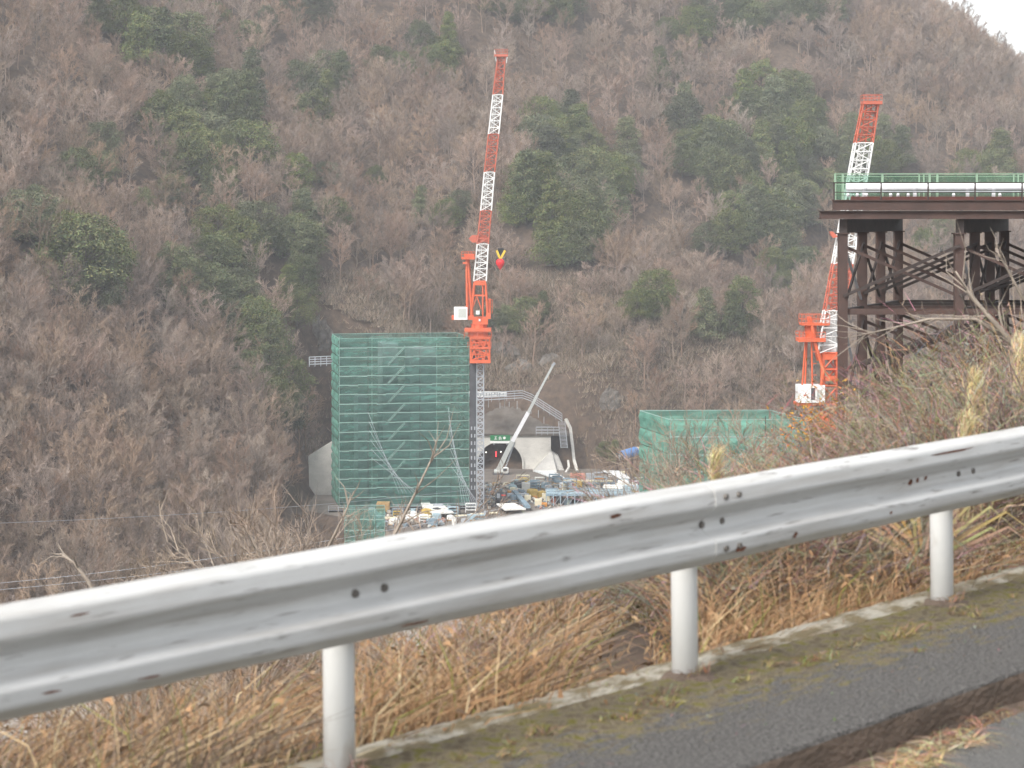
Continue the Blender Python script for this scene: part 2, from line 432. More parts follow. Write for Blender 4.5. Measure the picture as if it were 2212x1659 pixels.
M_post = mat('white_post_paint', (0.60, 0.60, 0.58), 0.45, second=(0.42, 0.38, 0.33), scale=5, spec=0.4, stretch=(1,1,.35), sharp=(0.28, 0.42))
rail = thing('guardrail', 'white steel W-beam guardrail on round posts along the road edge', 'guardrail')
rail.matrix_world = RF
TOPZ = 0.857
am = lambda a: 5.87 + (a - 5.22) * 1.13
KEYS = [(-0.004, -0.006), (0.010, 0.0), (0.050, -0.030), (0.056, -0.098), (0.0, -0.158), (0.0, -0.206), (0.056, -0.246), (0.051, -0.304), (0.014, -0.350), (-0.004, -0.350)]
prof = [KEYS[0]]
for k in range(1, len(KEYS) - 1):
    a_, b_, c_ = Vector(KEYS[k-1]), Vector(KEYS[k]), Vector(KEYS[k+1])
    r_ = min(.013, (a_ - b_).length * .4, (c_ - b_).length * .4)
    p0 = b_ + (a_ - b_).normalized() * r_; p2 = b_ + (c_ - b_).normalized() * r_
    for q in range(5):
        t_ = q / 4; v_ = p0 * (1-t_)**2 + b_ * 2 * t_ * (1-t_) + p2 * t_**2; prof.append((v_.x, v_.y))
prof.append(KEYS[-1]); prof = [(d_ * 1.35, z_) for d_, z_ in prof]
def beam_mesh(x0, x1, dy, dz):
    mb = MB(); n = len(prof); vs = []; fs = []
    N = max(8, int((x1 - x0) * 10))
    for i in range(N + 1):
        x = x0 + (x1 - x0) * i / N
        wob = 0.0012 * math.sin(x * 2.3 + dy * 50) + 0.0012 * math.sin(x * 5.1 + 1.3)
        for (d, z) in prof:
            vs.append((x, -0.105 - d - dy, TOPZ + z + dz + wob))
    for i in range(N):
        for k in range(n - 1):
            fs.append((i*n+k, (i+1)*n+k, (i+1)*n+k+1, i*n+k+1))
    mb._add(vs, fs)
    return mb
joints = [-4.9, -0.33, 8.27, 16.9]     # 8 m lengths either side of the lap at the middle post
for i in range(len(joints) - 1):
    o = beam_mesh(joints[i] - (0.30 if i else 0), joints[i+1], 0.004 * ((i + 1) % 2), 0.0).build('beam', M_rail, rail, smooth=False)
    md = o.modifiers.new('thickness', 'SOLIDIFY'); md.thickness = 0.004; md.offset = 0
def bolt(x, z, d, r=0.016):
    mb = MB(); mb.tube([(x, -0.105 - d + 0.002, z), (x, -0.105 - d - 0.010, z)], [r, r * 0.85], 8)
    return mb
M_bolt = mat('grimy_bolt', (0.16, 0.145, 0.13), 0.6, var=0.4, scale=60, metallic=0.4)
posts = [1.57, 3.72, 5.87, 7.99, 10.21, 12.36, 14.5]
for pa in posts:
    mb = MB(); mb.tube([(pa, -0.0, -0.3), (pa, -0.0, 0.802), (pa, 0, 0.815)], [0.057, 0.057, 0.045], 24)
    mb.build('post', M_post, rail, smooth=True)
    mb = MB(); mb.box((pa - 0.09, -0.104, 0.645), (pa + 0.09, -0.050, 0.70)); mb.build('bracket', M_post, rail)
    mb = MB(); n_ = 22; rq = random.Random(int(pa * 10)); vs = []; fs = []      # dirt washed up round the foot
    for (r_, z_) in ((.058, .034), (.085, .026), (.13, .012)):
        for k in range(n_):
            an = k / n_ * 2 * math.pi; q = rq.uniform(.85, 1.25) if r_ > .06 else 1; vs.append((pa + math.cos(an) * r_ * q, math.sin(an) * r_ * q, z_ * rq.uniform(.9, 1.1)))
    for j in range(2):
        for k in range(n_): fs.append((j*n_+k, j*n_+(k+1) % n_, (j+1)*n_+(k+1) % n_, (j+1)*n_+k))
    mb._add(vs, fs); mb.build('foot_dirt', M_gutter, rail)
    for dx in (-0.045, 0.105):
        bolt(pa + 0.02 + dx, TOPZ - 0.182, 0.004).build('bolt', M_bolt, rail, smooth=False)
for dx in (-0.13, -0.03):
    for z, d in ((TOPZ - 0.065, 0.060), (TOPZ - 0.286, 0.060)):
        bolt(8.17 + dx, z, d * 1.32, 0.014).build('bolt', M_bolt, rail)
def rust_patch(x, z, d, w, h, seed):
    rr = random.Random(seed); mb = MB(); pts = []
    n = 12
    for k in range(n):
        an = 2 * math.pi * k / n; q = rr.uniform(0.55, 1.0)
        pts.append((x + math.cos(an) * w * q + 0.35 * math.sin(an) * h, -0.1062 - d * 1.30, z + math.sin(an) * h * q))
    mb._add(pts, [tuple(range(n))[::-1]]); mb.build('rust_patch', M_rust, rail)
for (x, z, d, w, h) in ((6.46, -0.060, 0.060, 0.045, 0.011), (7.24, -0.300, 0.060, 0.05, 0.016), (8.62, -0.176, 0.005, 0.025, 0.02), (8.68, -0.172, 0.005, 0.02, 0.02),
                        (8.75, -0.168, 0.005, 0.02, 0.02), (8.85, -0.05, 0.060, 0.30, 0.006), (8.35, -0.285, 0.060, 0.014, 0.008), (5.4, -0.314, 0.060, 0.10, 0.005), (4.30, -0.30, 0.060, 0.06, 0.004),
                        (3.95, -0.28, 0.060, 0.05, 0.004), (4.05, -0.06, 0.060, 0.05, 0.004), (7.62, -0.29, 0.060, 0.02, 0.02)):
    rust_patch(am(x), TOPZ + z, d, w, h, int(x * 100))

# ------------------------------------------------------------------ tree prototypes
def rot_about(d, ang, az):
    d = d.normalized(); u = Vector((0,0,1)) if abs(d.z) < 0.95 else Vector((1,0,0))
    s = d.cross(u).normalized(); t = s.cross(d)
    return (d * math.cos(ang) + (s * math.cos(az) + t * math.sin(az)) * math.sin(ang)).normalized()
def bare_tree(seed, h=11.0, spread=0.62, counts=(10, 8, 7, 5), tw=0.044, trunk_frac=0.35, up=0.25, fine=False):
    """returns (limb mesh builder, twig mesh builder)"""
    rr = random.Random(seed); A = MB(); B = MB()
    base = Vector((0,0,-0.6)); top = Vector((rr.uniform(-.6,.6), rr.uniform(-.6,.6), h * 0.80))
    tp = [base.lerp(top, t) + Vector((rr.uniform(-.2,.2), rr.uniform(-.2,.2), 0)) * (1 if 0 < t < 1 else 0) for t in (0, .25, .5, .75, 1)]
    r0 = 0.014 * h
    A.tube(tp, [r0, r0*.8, r0*.6, r0*.38, r0*.14], 5, caps=False)
    def at(t):
        k = min(3, int(t * 4)); return tp[k].lerp(tp[k+1], t * 4 - k)
    nl = counts[0]
    for i in range(nl):
        t = trunk_frac + (1 - trunk_frac) * (i + rr.random() * .6) / nl
        p = at(min(t, 0.99)); az = i * 2.4 + rr.uniform(-.5,.5)
        ln = h * (0.50 - 0.26 * t) * rr.uniform(.8, 1.15)
        d = rot_about(Vector((0,0,1)), spread * rr.uniform(.75, 1.35), az)
        m1 = p + d * ln * .5; d2 = (d + Vector((0,0,up))).normalized(); e1 = m1 + d2 * ln * .5
        lr = r0 * 0.42 * (1 - .5 * t)
        A.tube([p, m1, e1], [lr, lr*.6, lr*.2], 4, caps=False)
        for j in range(counts[1]):
            q = 0.25 + 0.75 * (j + rr.random()) / counts[1]
            pp = p.lerp(m1, q * 2) if q < .5 else m1.lerp(e1, q * 2 - 1)
            dd = rot_about(d2 if q > .5 else d, rr.uniform(.4, .9), rr.uniform(0, 6.28)); dd = (dd + Vector((0,0,up))).normalized()
            l2 = ln * rr.uniform(.28, .5) * (1.15 - .4 * q)
            mm = pp + dd * l2 * .5; dd2 = (dd + Vector((rr.uniform(-.2,.2), rr.uniform(-.2,.2), up))).normalized(); ee = mm + dd2 * l2 * .5
            if fine: A.tube([pp, mm, ee], [lr*.34, lr*.24, lr*.08], 3, caps=False)
            else: B.ribbon([pp, mm, ee], tw * 1.9, tw * .7, col=(0.85,0.84,0.83))
            for k in range(counts[2]):
                q3 = 0.2 + 0.8 * (k + rr.random()) / counts[2]
                p3 = pp.lerp(mm, q3*2) if q3 < .5 else mm.lerp(ee, q3*2-1)
                d3 = rot_about(dd2, rr.uniform(.35, .85), rr.uniform(0, 6.28)); d3 = (d3 + Vector((0,0,up*.8))).normalized()
                l3 = l2 * rr.uniform(.35, .6)
                e3 = p3 + d3 * l3
                g = rr.uniform(.8, 1.2)
                B.ribbon([p3, p3.lerp(e3, .5) + Vector((rr.uniform(-1,1), rr.uniform(-1,1), rr.uniform(-1,1))) * l3 * .08, e3], tw, tw * .35, col=(g, g, g))
                for w in range(counts[3]):
                    p4 = p3.lerp(e3, .25 + .75 * (w + rr.random()) / counts[3])
                    d4 = rot_about(d3, rr.uniform(.3, .8), rr.uniform(0, 6.28)); d4 = (d4 + Vector((0,0,up*.6))).normalized()
                    g = rr.uniform(.75, 1.35)
                    B.ribbon([p4, p4 + d4 * l3 * rr.uniform(.5, .9)], tw * .62, 0.0, col=(g, g * .99, g * .97))
    return A, B

def evergreen(seed, h=11.0, rx=5.0, conic=0.0, leaf=0.29, nclump=64, per=150):
    rr = np.random.default_rng(seed); A = MB()
    A.tube([(0,0,-0.8), (0.1,0,h*.35), (0,0.1,h*.8)], [0.02*h, 0.015*h, 0.004*h], 6, caps=False)
    V = []; C = []
    cents = []
    for i in range(nclump):
        u = (i + rr.random()) / nclump
        zz = 0.14 + 0.80 * u
        ang = i * 2.39996 + rr.uniform(-.4, .4)
        prof_r = math.sin(math.pi * min(1, (zz * 0.92 + 0.10))) ** 0.6 if conic < .5 else (1.06 - zz) ** 0.75
        rad = rx * prof_r * math.sqrt(rr.uniform(0.35, 1.0))
        c = np.array([math.cos(ang) * rad, math.sin(ang) * rad, h * zz + rr.uniform(-.5, .5)])
        cr = rr.uniform(0.14, 0.25) * (rx * 2) * (1.0 - 0.35 * u)
        cents.append((c, cr))
        A.tube([(0, 0, max(0.3, c[2] - rad * 0.5)), tuple(c * .9 + np.array([0,0,c[2]*.1]))], [0.07, 0.03], 3, caps=False)
        n = per
        d = rr.normal(size=(n, 3)); d[:, 2] = d[:, 2] * 0.75 + 0.35; d /= np.linalg.norm(d, axis=1)[:, None]
        pos = c + d * cr * np.array([1, 1, 0.72]) * (rr.random((n, 1)) ** 0.4)
        nrm = d * 0.55 + rr.normal(size=(n, 3)) * 0.55 + np.array([0, 0, 0.55]); nrm /= np.linalg.norm(nrm, axis=1)[:, None]
        t1 = np.cross(nrm, rr.normal(size=(n, 3))); t1 /= np.linalg.norm(t1, axis=1)[:, None]
        t2 = np.cross(nrm, t1)
        L = leaf * rr.uniform(.6, 1.3, (n, 1))
        V.append(np.stack([pos - t1 * L * .6, pos + t2 * L * .32, pos + t1 * L * .6, pos - t2 * L * .32], 1).reshape(-1, 3))
        base = rr.uniform(.75, 1.3)
        g = base * rr.uniform(.7, 1.35, (n, 1)); yel = rr.uniform(0.85, 1.35, (n, 1))
        C.append(np.repeat(np.concatenate([g * yel, g, g * 0.95], 1), 4, axis=0))
    B = MB(); V = np.concatenate(V); B.v = [tuple(p) for p in V]
    B.f = [(4*i, 4*i+1, 4*i+2, 4*i+3) for i in range(len(V) // 4)]; B.c = [tuple(c) for c in np.concatenate(C)]
    return A, B

proto_coll = bpy.data.collections.new('woodland_prototypes')
BARE = []
for k in range(6):
    A, B = bare_tree(100 + k, h=[10, 11, 9, 11.5, 8, 10][k], spread=[.82, .7, .95, .75, 1.0, .88][k], trunk_frac=[.30, .36, .22, .38, .18, .26][k], up=.16)
    ma, mbm = A.mesh('trunk'), B.mesh('crown'); ma.materials.append(M_bark); mbm.materials.append(M_twig)
    BARE.append((ma, mbm))
    J = MB(); J.v = A.v + B.v; na = len(A.v); J.f = A.f + [tuple(i + na for i in f) for f in B.f]; J.c = [(.9,.9,.9)] * na + B.c
    mj = J.mesh('bare_tree_far'); mj.materials.append(M_twig)
    oj = bpy.data.objects.new('bare_tree_%d' % k, mj); proto_coll.objects.link(oj)
EVER = []
for k in range(6):
    A, B = evergreen(300 + k, h=[11, 12, 10, 14, 13, 9][k], rx=[5.2, 4.6, 5.6, 3.9, 4.4, 4.8][k], conic=[0, 0, 0, 1, 0.6, 0][k])
    ma, mbm = A.mesh('trunk'), B.mesh('crown'); ma.materials.append(M_darkbark); mbm.materials.append(M_leaf)
    EVER.append((ma, mbm))
def place_tree(name, pair, loc, rz, sc, label, cat, group, tilt=(0,0)):
    o = thing(name, label, cat, group, loc)
    o.rotation_euler = (tilt[0], tilt[1], rz); o.scale = sc if hasattr(sc, '__len__') else (sc, sc, sc)
    link('trunk', pair[0], o); link('crown', pair[1], o)
    return o

# evergreen groves: view-space ellipses of the photograph turned into places on the slope
GROVES = [ # x, y, rx, ry, count, size, where
 (385,80,105,95,9,1.15,'L'), (250,45,60,50,3,1.0,'L'), (430,300,95,100,11,1.05,'L'), (520,260,50,80,5,1.05,'L'), (375,270,30,60,3,1.0,'L'), (690,215,62,85,7,1.1,'L'), (660,20,50,30,3,1.0,'L'), (560,60,30,50,2,0.9,'L'),
 (70,470,40,35,3,.9,'L'), (195,370,45,50,3,.9,'L'), (505,545,60,70,6,1.0,'L'), (620,505,50,45,4,.95,'L'), (440,620,75,70,6,1.0,'L'), (540,710,55,50,5,1.05,'L'), (645,640,35,70,4,.95,'L'),
 (570,810,50,80,5,1.0,'L'), (490,420,35,25,2,.8,'L'), (600,880,40,60,3,.9,'L'), (350,440,60,30,3,.8,'L'), (700,470,50,30,2,.8,'L'), (680,380,50,40,2,.8,'L'),
 (1225,400,95,130,20,1.25,'R'), (1200,300,55,50,6,1.15,'R'), (1345,370,25,60,3,1.05,'R'), (1240,510,50,60,7,1.1,'R'), (1510,320,75,60,9,1.15,'R'), (1600,380,60,60,7,1.1,'R'),
 (1680,235,80,40,8,1.15,'R'), (1700,300,90,50,9,1.15,'R'), (1600,250,40,30,3,1.1,'R'), (1640,470,70,70,9,1.05,'R'), (1730,420,60,70,7,1.05,'R'), (1870,330,90,40,7,1.05,'R'), (1700,590,50,50,6,1.0,'R'), (1560,520,40,50,3,1.0,'R'),
 (945,120,40,60,5,1.1,'F'), (850,140,30,25,2,.9,'F'), (1200,20,60,25,4,1.0,'F'), (1090,15,40,20,2,1.0,'F'), (1650,25,110,25,7,1.1,'F'), (1480,70,60,30,4,1.0,'F'), (1450,165,30,20,2,.9,'F'), (1780,30,60,20,3,1.0,'F'),
 (1160,680,30,30,2,.8,'S'), (1400,665,35,30,3,.8,'S'), (1080,700,25,25,2,.7,'S'), (950,470,60,25,3,.7,'S'), (2020,520,30,25,2,1.0,'R'), (2130,380,60,20,3,1.1,'R'), (1560,700,60,30,3,.8,'R'), (1320,990,18,8,2,.5,'S'),
 (160,460,30,30,2,.8,'L'), (800,380,30,20,1,.8,'L'), (1130,430,20,60,2,1.1,'R'),
]
LBL = {'L': ('dark green evergreen among bare trees on the left hillside', 'evergreens on the left hillside'),
       'R': ('dark green evergreen in the valley woods behind the cranes', 'evergreens in the valley behind the cranes'),
       'F': ('hazy blue-green evergreen high on the far mountain', 'evergreens on the far mountain'),
       'S': ('small green evergreen on the slope around the tunnel portal', 'evergreens on the tunnel slope')}
ever_xy = []
def put_evergreen(x, y, size, label, group, kind=None, rr=random, h=11.0):
    p = hit(x, y)
    if p is None: return
    hp = h * size * F / p[1]
    p = hit(x, y + 0.42 * hp) or p
    k = kind if kind is not None else rr.choice([0, 0, 1, 2, 2, 3, 4, 5])
    sx = size * rr.uniform(.9, 1.15)
    place_tree('evergreen_tree', EVER[k], (p[0], p[1], p[2] - 0.3), rr.uniform(0, 6.28), (sx, sx, size * rr.uniform(.9, 1.15)), label, 'tree', group)
    ever_xy.append((p[0], p[1], size * 5))
rr = random.Random(5)
def grove_label(x, y, w):
    if w == 'L':
        k = 'near the top edge of the picture' if y < 110 else 'just above the middle of the slope' if y < 330 and x < 600 else 'on the upper right of the slope' if y < 330 else 'halfway down the slope' if y < 480 else 'on the lower slope above the green scaffold' if x > 400 else 'low on the far left'
        return 'dark green evergreen on the left hillside, ' + k, 'left hillside evergreens ' + k
    if w == 'R':
        k = 'right beside the tall crane jib' if x < 1400 else 'midway between the two crane jibs' if x < 1620 else 'close left of the second crane jib' if x < 1800 else 'behind the second crane and the trestle deck'
        return 'dark green evergreen in the valley woods, ' + k, 'valley evergreens ' + k
    if w == 'F':
        k = 'left of the tall crane tip' if x < 1060 else 'right of the tall crane tip' if x < 1560 else 'near the skyline'
        return 'hazy evergreen high on the far mountain, ' + k, 'far mountain evergreens ' + k
    return LBL['S']
for (x, y, rx, ry, n, size, where) in GROVES:
    for i in range(n):
        an = i * 2.4 + rr.random(); q = math.sqrt((i + .5) / n)
        put_evergreen(x + math.cos(an) * rx * q, y + math.sin(an) * ry * q, size * rr.uniform(.85, 1.25), *grove_label(x, y, where), rr=rr)
put_evergreen(185, 585, 1.55, 'broad round green evergreen standing alone low on the left hillside', None, 2, rr)
put_evergreen(150, 545, 1.1, 'smaller green evergreen crowding the left of the broad round one', None, 0, rr)
put_evergreen(235, 560, 1.15, 'smaller green evergreen crowding the right of the broad round one', None, 5, rr)
put_evergreen(205, 640, 1.0, 'dark evergreen at the foot of the broad round one', None, 0, rr)
put_evergreen(490, 690, 0.9, 'yellow-green evergreen low in the left hillside grove', None, 5, rr)

# bare woodland: scattered by ground area, the nearest 300 as trees of their own
def scatter(n):
    Yt = np.sqrt(rng.uniform(285 ** 2, 1075 ** 2, n)); u = rng.uniform(-0.262, 0.262, n); X = u * Yt
    return X, Yt
Xc, Yc = scatter(110000)
Zc = H(Xc, Yc)
fl = Zc > -69.0
pad = (Xc > -45) & (Xc < 76) & (Yc > 400) & (Yc < np.where(Xc > 27, 506, 534))
sq = lambda x: 450 - x / 1.0
pxx = CX + Xc / Yc * F; pyy = HY - Zc / Yc * F
# cleared cut slope above and around the portal
cut = (pxx > 690) & (pxx < 1250) & (pyy > 690) & (pyy < 1100) & (Yc > 500) & (Yc < 600) & (rng.random(len(Xc)) > 0.65)
thin = (pxx > 680) & (pxx < 1010) & (pyy > 590) & (pyy < 760) & (Yc < 640)
vis = visible(Xc, Yc, Zc + 11.0)
dens = np.where(Yc < 620, 1.0, 0.62)
keep = fl & ~pad & ~cut & vis & ~(thin & (rng.random(len(Xc)) > 0.55)) & (rng.random(len(Xc)) < dens)
cell = {}
sel = []
for i in np.nonzero(keep)[0]:
    md = 3.5 if Yc[i] < 620 else 4.4
    k = (int(Xc[i] // md), int(Yc[i] // md))
    if k in cell: continue
    cell[k] = 1; sel.append(i)
sel = np.array(sel)
if ever_xy:
    E = np.array(ever_xy)
    d = np.hypot(Xc[sel][:, None] - E[None, :, 0], Yc[sel][:, None] - E[None, :, 1])
    dy_ = Yc[sel][:, None] - E[None, :, 1]; sel = sel[~((d < E[None, :, 2] * 0.75) | ((np.abs(Xc[sel][:, None] - E[None, :, 0]) < E[None, :, 2] * .7) & (dy_ < 0) & (dy_ > -E[None, :, 2] * 1.5))).any(1)]
order = sel[np.argsort(Yc[sel])]
inview = (np.abs(Xc[order] / Yc[order]) < 0.2245)
first = order[inview][:300]; rest = np.setdiff1d(order, first)
size_of = lambda i: float(0.70 + 0.75 * ((i * 7919) % 1000) / 1000.0)
def bare_label(x, y):
    if x >= 680: return 'leafless brown tree on the lower slope near the construction yard', 'tree', 'bare trees near the yard'
    k = 'at the far left edge' if x < 170 else 'left of centre' if x < 340 else 'toward the ravine' if x < 510 else 'beside the ravine'
    b = 'lowest row of the left hillside' if y > 1180 else 'lower left hillside' if y > 960 else 'left hillside higher up'
    return 'leafless brown tree on the %s, %s' % (b, k), 'tree', 'bare trees, %s, %s' % (b, k)
for i in first:
    k = int(i) % 6; s = size_of(int(i)) * 1.0
    left = pxx[i] < 680
    place_tree('bare_tree', BARE[k], (Xc[i], Yc[i], Zc[i] - .2), (int(i) * 1.7) % 6.28, (s, s, s * 1.03),
               *bare_label(pxx[i], pyy[i]))
print('trees', len(first), len(rest), len(ever_xy))

def woodland(name, label, ids):
    me = bpy.data.meshes.new(name)
    me.from_pydata([(Xc[i], Yc[i], Zc[i] - .2) for i in ids], [], [])
    a = me.attributes.new('pick', 'INT', 'POINT'); a.data.foreach_set('value', [int(i) % 6 for i in ids])
    a = me.attributes.new('turn', 'FLOAT', 'POINT'); a.data.foreach_set('value', [(int(i) * 1.7) % 6.28 for i in ids])
    a = me.attributes.new('size', 'FLOAT', 'POINT'); a.data.foreach_set('value', [size_of(int(i)) * (1.08 if Yc[i] > 620 else 1.0) for i in ids])
    o = link(name, me)
    g = bpy.data.node_groups.new(name, 'GeometryNodeTree')
    g.interface.new_socket('Geometry', in_out='INPUT', socket_type='NodeSocketGeometry')
    g.interface.new_socket('Geometry', in_out='OUTPUT', socket_type='NodeSocketGeometry')
    N = g.nodes.new; L = g.links.new
    gi = N('NodeGroupInput'); go = N('NodeGroupOutput'); ip = N('GeometryNodeInstanceOnPoints'); ci = N('GeometryNodeCollectionInfo')
    m2p = N('GeometryNodeMeshToPoints')
    ci.inputs['Collection'].default_value = proto_coll; ci.inputs['Separate Children'].default_value = True; ci.inputs['Reset Children'].default_value = True
    def attr(nm, ty):
        q = N('GeometryNodeInputNamedAttribute'); q.data_type = ty; q.inputs['Name'].default_value = nm
        return [s for s in q.outputs if s.enabled][0]
    cx = N('ShaderNodeCombineXYZ'); L(attr('turn', 'FLOAT'), cx.inputs['Z'])
    L(gi.outputs[0], m2p.inputs[0]); L(m2p.outputs[0], ip.inputs['Points']); L(ci.outputs[0], ip.inputs['Instance'])
    ip.inputs['Pick Instance'].default_value = True
    L(attr('pick', 'INT'), ip.inputs['Instance Index']); L(cx.outputs[0], ip.inputs['Rotation']); L(attr('size', 'FLOAT'), ip.inputs['Scale'])
    L(ip.outputs[0], go.inputs[0])
    md = o.modifiers.new('trees', 'NODES'); md.node_group = g
    me.materials.append(M_twig)
    return stuff(o, label, 'woodland')
woodland('bare_woodland', 'leafless brown winter woodland covering the hillsides', rest)

# undergrowth on the cut slope: dry brush clumps, uncountable
def brush_patch(name, label, pts, n_per, h, w, m, cols):
    mb = MB(); rr = random.Random(len(pts))
    for (x, y, z) in pts:
        for k in range(n_per):
            p = Vector((x + rr.gauss(0, h * .4), y + rr.gauss(0, h * .4), z - .1))
            d = Vector((rr.gauss(0, .6), rr.gauss(0, .6), 1)).normalized(); l = h * rr.uniform(.4, 1.2)
            c = rr.choice(cols); g = rr.uniform(.8, 1.2)
            mb.ribbon([p, p + d * l], w, 0, col=tuple(q * g for q in c))
    return stuff(mb.build(name, m), label, 'undergrowth')
M_brush = mat('dry_brush', (1, 1, 1), 0.95, tint=True, spec=0.1)
bxs = rng.uniform(-46, 78, 17000); bys = rng.uniform(495, 612, 17000); bzs = H(bxs, bys)
bpx = CX + bxs / bys * F; bpy_ = HY - bzs / bys * F
ok = visible(bxs, bys, bzs + 2) & (bpy_ > 590) & (bzs > PADZ + 1.2) & ~((bys < 533) & (bxs > -20) & (bxs < 15))
pts = [(bxs[i], bys[i], bzs[i]) for i in np.nonzero(ok)[0]][:8000]
brush_patch('dry_undergrowth', 'dry pale undergrowth on the cleared slope above the tunnel', pts, 22, 2.1, 0.11, M_brush, [(.33,.25,.19), (.25,.19,.145), (.40,.325,.25), (.18,.155,.105), (.30,.25,.2)])

# grey rock showing through the scrub on the cut slope
M_rock = mat('grey_rock', (0.22, 0.20, 0.18), .95, second=(0.09, 0.075, 0.062), scale=.9, bump=1.0, bscale=1.2)
for k, (x, y, rx, rz, lab) in enumerate(((1318, 935, 2.6, 2.8, 'grey rock face right of the portal stair'), (1085, 775, 4.0, 2.6, 'pale grey rock outcrop right of the tall crane mast top'), (1120, 815, 3.4, 2.0, 'low grey rock ledge above the portal walkway'), (690, 900, 3.4, 3.8, 'grey rock face left of the tall green scaffold'), (1190, 800, 2.6, 1.8, 'grey rock outcrop beside the boom tip'))):
    p = hit(x, y)
    if p is None: continue
    r_ = random.Random(k); mb = MB(); n_ = 16; vs = []; ang = [r_.uniform(.75, 1.25) for _ in range(n_)]
    for j in range(9):
        ph = -math.pi/2 + math.pi * j / 8
        for i in range(n_):
            th = 2 * math.pi * i / n_; q = ang[i] * r_.uniform(.82, 1.18)
            vs.append((p[0] + math.cos(th) * math.cos(ph) * rx * q, p[1] + 0.5 + math.sin(th) * math.cos(ph) * 1.1 * q, p[2] + math.sin(ph) * rz * q + .35 * round(math.sin(ph) * 3) * .3))
    mb._add(vs, [(j*n_+i, j*n_+(i+1) % n_, (j+1)*n_+(i+1) % n_, (j+1)*n_+i) for j in range(8) for i in range(n_)])
    tag(mb.build('rock_outcrop', M_rock), lab, 'rock')

# ------------------------------------------------------------------ scaffold towers wrapped in green net
M_net = net_material('green_scaffold_net', (0.120, 0.265, 0.225), 0.50)
M_netlight = net_material('pale_green_net', (0.17, 0.38, 0.30), 0.72)
M_ledge = mat('scaffold_toe_board', (0.25, 0.38, 0.335), 0.7, var=0.2, scale=0.6)
M_stair = mat('stair_steel', (0.21, 0.32, 0.28), .7, var=.2)
M_pier = mat('pier_concrete', (0.24, 0.25, 0.25), 0.9, var=0.2, scale=0.4)
M_deckboard = mat('scaffold_deck', (0.20, 0.22, 0.21), 0.8, var=0.25, scale=0.8)
def quad(mb, a, b, c, d): mb._add([a, b, c, d], [(0,1,2,3)])
def scaffold(label, A, right, back, width, depth, z0, z1, levels, cols, net, netside, ladder=None):
    """A: front-left corner (x, y); right/back: unit vectors"""
    t = thing('scaffold_tower', label, 'scaffold', loc=(A[0], A[1], z0))
    R3 = Vector((right[0], right[1], 0)); B3 = Vector((back[0], back[1], 0)); Z3 = Vector((0,0,1))
    dz = (z1 - z0) / levels
    def q(u, v, w): return R3 * u + B3 * v + Z3 * w
    cb = [width * c for c in cols]
    rr = random.Random(int(width * 10))
    def sheet(p, du, w0, w1, m, sag):
        mb = MB(); n = 6; vs = []; fs = []
        for i in range(n + 1):
            for j in range(4):
                f = i / n; g = j / 3
                bow = 0.16 * math.sin(math.pi * g) * rr.uniform(.2, 1.3) + 0.06 * math.sin(f * 19 + j)
                vs.append(p + du * f + Z3 * (w0 + (w1 - w0) * g) - sag * bow)
        for i in range(n):
            for j in range(3): fs.append((i*4+j, (i+1)*4+j, (i+1)*4+j+1, i*4+j+1))
        mb._add(vs, fs); mb.build('net_panel', m, t)
    for L_ in range(levels):
        w0 = L_ * dz + 0.10; w1 = (L_ + 1) * dz - 0.04
        for c in range(len(cb) - 1):
            sheet(q(cb[c] + 0.06, 0, 0), R3 * (cb[c+1] - cb[c] - 0.12), w0, w1, net, B3)
        sheet(q(0, 0.1, 0), B3 * (depth - 0.2), w0, w1, netside, R3)
        sheet(q(width, 0.1, 0), B3 * (depth - 0.2), w0, w1, net, -R3)
        sheet(q(0.05, depth, 0), R3 * (width - 0.1), w0, w1, net, -B3)
        mb = MB()
        for c in range(14):      # toe board line, slightly uneven
            u0, u1 = width * c / 14, width * (c + 1) / 14; o = rr.uniform(-.09, .09)
            mb.beam(q(u0, -0.08, L_ * dz + o), q(u1, -0.08, L_ * dz + o + rr.uniform(-.04, .04)), 0.06, 0.16)
        mb.build('toe_board', M_ledge, t)
        mb = MB()
        a, b2 = q(0.1, 0.12, L_ * dz), q(width - .1, 1.1, L_ * dz)
        mb.prism([q(.1, .12, L_*dz), q(width-.1, .12, L_*dz), q(width-.1, 1.2, L_*dz), q(.1, 1.2, L_*dz)], (0,0,0.06)); mb.build('deck', M_deckboard, t)
    for u in cb + [width * .25, width * .75]:
        mb = MB(); mb.tube([q(u, -0.02, 0), q(u, -0.02, levels * dz + .4)], 0.05, 6); mb.build('standard', M_darksteel if u in cb[1:-1] else M_ledge, t)
    mb = MB(); mb.tube([q(0, 0, levels*dz), q(width, 0, levels*dz), q(width, depth, levels*dz), q(0, depth, levels*dz), q(0, 0, levels*dz)], 0.06, 6); mb.build('top_rail', M_ledge, t)
    if ladder:
        u0, u1, first, step, cnt = ladder
        for k in range(cnt):
            z = levels * dz - first - k * step
            mb = MB()
            for o in (0, 0.35): mb.beam(q(u0, -0.16, z - step * .95 + o), q(u1, -0.16, z + o), 0.08, 0.12)
            for j in range(9):
                f = j / 8; mb.beam(q(u0 + (u1-u0)*f, -0.16, z - step*.95 + step*.95*f), q(u0 + (u1-u0)*f, -0.16, z - step*.95 + step*.95*f + .35), 0.05)
            mb.build('stair', M_stair, t)
    return t, q, dz
rv = Vector((18, 2.98)).normalized(); bv = Vector((-2.98, 18)).normalized()
SA = (-34.07, 450.0)
sc1, q1, dz1 = scaffold('tall scaffold tower wrapped in green net beside the tall orange crane', SA, rv, bv, 25.84, 17.0, PADZ + .6, -25.7, 18, [0, .22, .62, .86, 1.0], M_net, M_netlight, (9.6, 13.0, 1.9, 3.76, 7))
